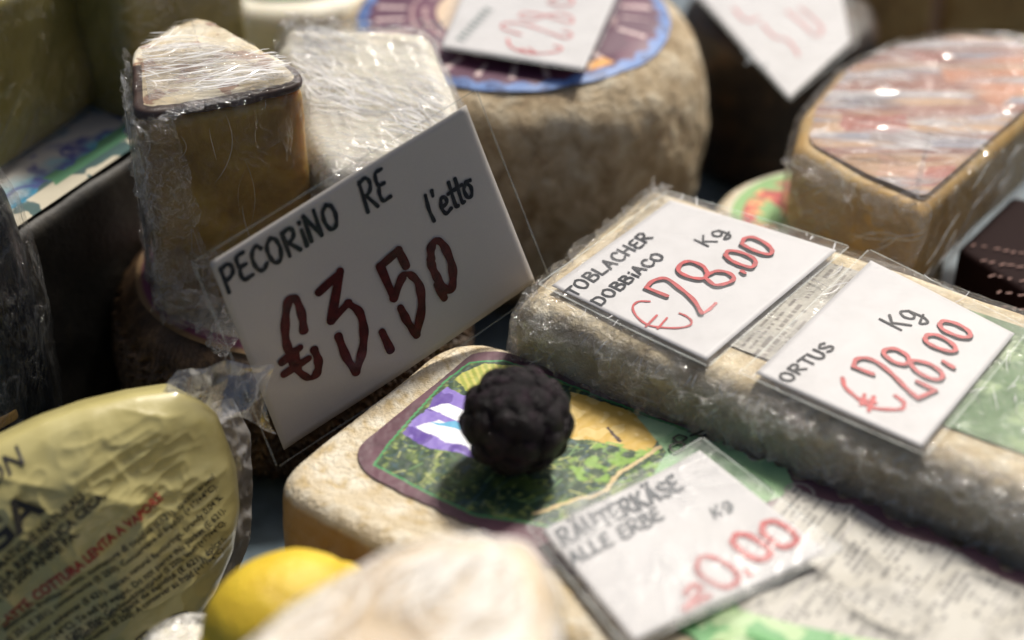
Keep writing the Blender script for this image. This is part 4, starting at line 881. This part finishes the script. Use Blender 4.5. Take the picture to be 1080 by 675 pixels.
def strip(px_in, px_out, name, mat, back, seed, amp=.004):
    a = np.array([pp.at(pp.hit(*q), back) for q in px_in]); b = np.array([pp.at(pp.hit(*q), back-.006) for q in px_out])
    n = 80; T = np.linspace(0, len(a)-1, n); A2 = np.stack([np.interp(T, range(len(a)), a[:, k]) for k in range(3)], 1); B2 = np.stack([np.interp(T, range(len(b)), b[:, k]) for k in range(3)], 1)
    V = np.vstack([A2+(B2-A2)*s for s in np.linspace(0, 1, 24)]); V = V+pp.n*((ridge(V, 70, seed, 2, 3)-.5)*amp)[:, None]
    return mkobj(name, V, gridfaces(n, 24), mat, pk_)
strip([(230, 440), (246, 470), (250, 520), (250, 580), (228, 640), (190, 700)], [(262, 436), (281, 474), (284, 530), (280, 590), (262, 640), (228, 700)], 'seam', silver, -.019, 5)
crumple('plastic_flap', [pp.at(pp.hit(165, 432), -.015), pp.at(pp.hit(290, 470), -.012), pp.at(pp.hit(285, 402), -.014), pp.at(pp.hit(195, 408), -.02)], film('film_blue', scale=30, amt=.5, milk=.9, rough=.18, bump=.3, base=.12), pk_, .015, 60, 40, seed=61, sc=19)

# ------------------------------------------------------------------ lemon and the foreground cheeses
lz = .062
fc = round_poly([P2(150, 640, lz), P2(330, 640, lz), P2(330, 790, lz), P2(120, 790, lz)], .02, 200)
pc = thing('wrapped_cheese', (*fc.mean(0), 0), 'pale wrapped cheese below the lemon at the bottom edge', 'cheese')
loaf('paste', fc, 0, lz-.003, .012, M['paste_cream'], pc, bd, cap=16); loaf('cling_film', fc, 0, lz-.001, .012, M['film_soft'], pc, lambda V: .003*ridge(V, 70, 9, 3, 2), inflate=.0005, cap=40)
lcen = P(299, 657, .091)
th = np.linspace(0, 2*math.pi, 120, endpoint=False); ph = np.linspace(-math.pi/2+.01, math.pi/2-.01, 80); A, B = np.meshgrid(th, ph); A = A.ravel(); B = B.ravel()
ax = np.array([.80, .55, .10]); ax /= np.linalg.norm(ax); t1 = np.cross(ax, [0, 0, 1]); t1 /= np.linalg.norm(t1); t2 = np.cross(t1, ax)
rl = .0278; along = np.sin(B)*rl*1.18+np.sign(B)*.006*np.clip(np.abs(np.sin(B))-.93, 0, 1)/.07; rad_ = np.cos(B)**.92*rl
V = lcen+along[:, None]*ax+(rad_*np.cos(A))[:, None]*t1+(rad_*np.sin(A))[:, None]*t2
V = V+((fbm(V, 60, 2, 3)-.5)*.0012)[:, None]
le = mkobj('lemon', V-lcen, gridfaces(120, 80, True), mottled('lemon_skin', [(.56, .37, .02), (.68, .48, .03), (.76, .56, .06)], 35, .42, .6, 420, .0015, .08)); le.location = tuple(lcen)
tag(le, 'smooth yellow lemon at the bottom edge between packet and foreground cheese', 'lemon')
fz = .165
fo = round_poly([P2(236, 690, fz), P2(318, 622, fz), P2(400, 578, fz), P2(470, 561, fz), P2(560, 564, fz), P2(584, 610, fz), P2(590, 760, fz), P2(220, 800, fz)], [.01, .01, .02, .02, .012, .01, .01, .01], 320)
fg = thing('wrapped_cheese', (*fo.mean(0), 0), 'strongly blurred beige cheese in cloudy film closest to the viewer, bottom centre', 'cheese')
loaf('paste', fo, 0, fz, .010, mottled('paste_beige', [(.40, .27, .13), (.58, .45, .28), (.72, .62, .46)], 9, .6, .2, 200, .002), fg, bd, cap=30)
loaf('cling_film', fo, 0, fz+.001, .012, film('film_front', stretch=(.3, 1, 1), rot=R(40), scale=34, amt=.25, milk=.22, rough=.7, bump=.4, base=0.), fg, lambda V: bd(V)+.0014*ridge(rotsc(V, 48), (14, 110, 50), 14, 2, 1), inflate=.002, side=50, cap=80)

tension_lines(fg, fo, 0, fz, 240, 60, 48, spread=8, lift=.004, L=(.02, .07), w=(.0003, .0011), mat=M['crease_soft'], seed=5)
# ------------------------------------------------------------------ light, sky, camera
SUN = np.array([.42, .74, 1.12]); SUN /= np.linalg.norm(SUN)
w = bpy.data.worlds.new("World"); SC.world = w; w.use_nodes = True; nt = w.node_tree; bg = nt.nodes['Background']
sk = nt.nodes.new('ShaderNodeTexSky'); sk.sky_type = 'NISHITA'; sk.sun_disc = False
sk.sun_elevation = math.asin(SUN[2]); sk.sun_rotation = math.atan2(SUN[0], SUN[1]); sk.air_density = .7; sk.dust_density = 5.; sk.ozone_density = .3
nt.links.new(sk.outputs[0], bg.inputs[0]); bg.inputs[1].default_value = .085
sl = bpy.data.lights.new('sun', 'SUN'); sl.energy = 4.1; sl.angle = R(8); sl.color = (1, .95, .87)
so_ = bpy.data.objects.new('sun', sl); COL.objects.link(so_); so_.rotation_euler = Vector(-SUN).to_track_quat('-Z', 'Y').to_euler()
cd = bpy.data.cameras.new('camera'); cd.lens = 60; cd.sensor_width = 36; cd.clip_start = .02; cd.clip_end = 50
co = bpy.data.objects.new('camera', cd); COL.objects.link(co); co.location = tuple(CAM); co.rotation_euler = (math.pi/2-PITCH, 0, 0); SC.camera = co
cd.dof.use_dof = True; cd.dof.focus_distance = .80; cd.dof.aperture_fstop = 2.7
SC.view_settings.view_transform = 'Standard'; SC.view_settings.look = 'None'; SC.view_settings.exposure = .14; SC.view_settings.use_white_balance = True; SC.view_settings.white_balance_temperature = 6600; SC.view_settings.white_balance_tint = 9; SC.view_settings.gamma = 1
SC.cycles.max_bounces = 8; SC.cycles.transparent_max_bounces = 16; SC.cycles.caustics_reflective = False
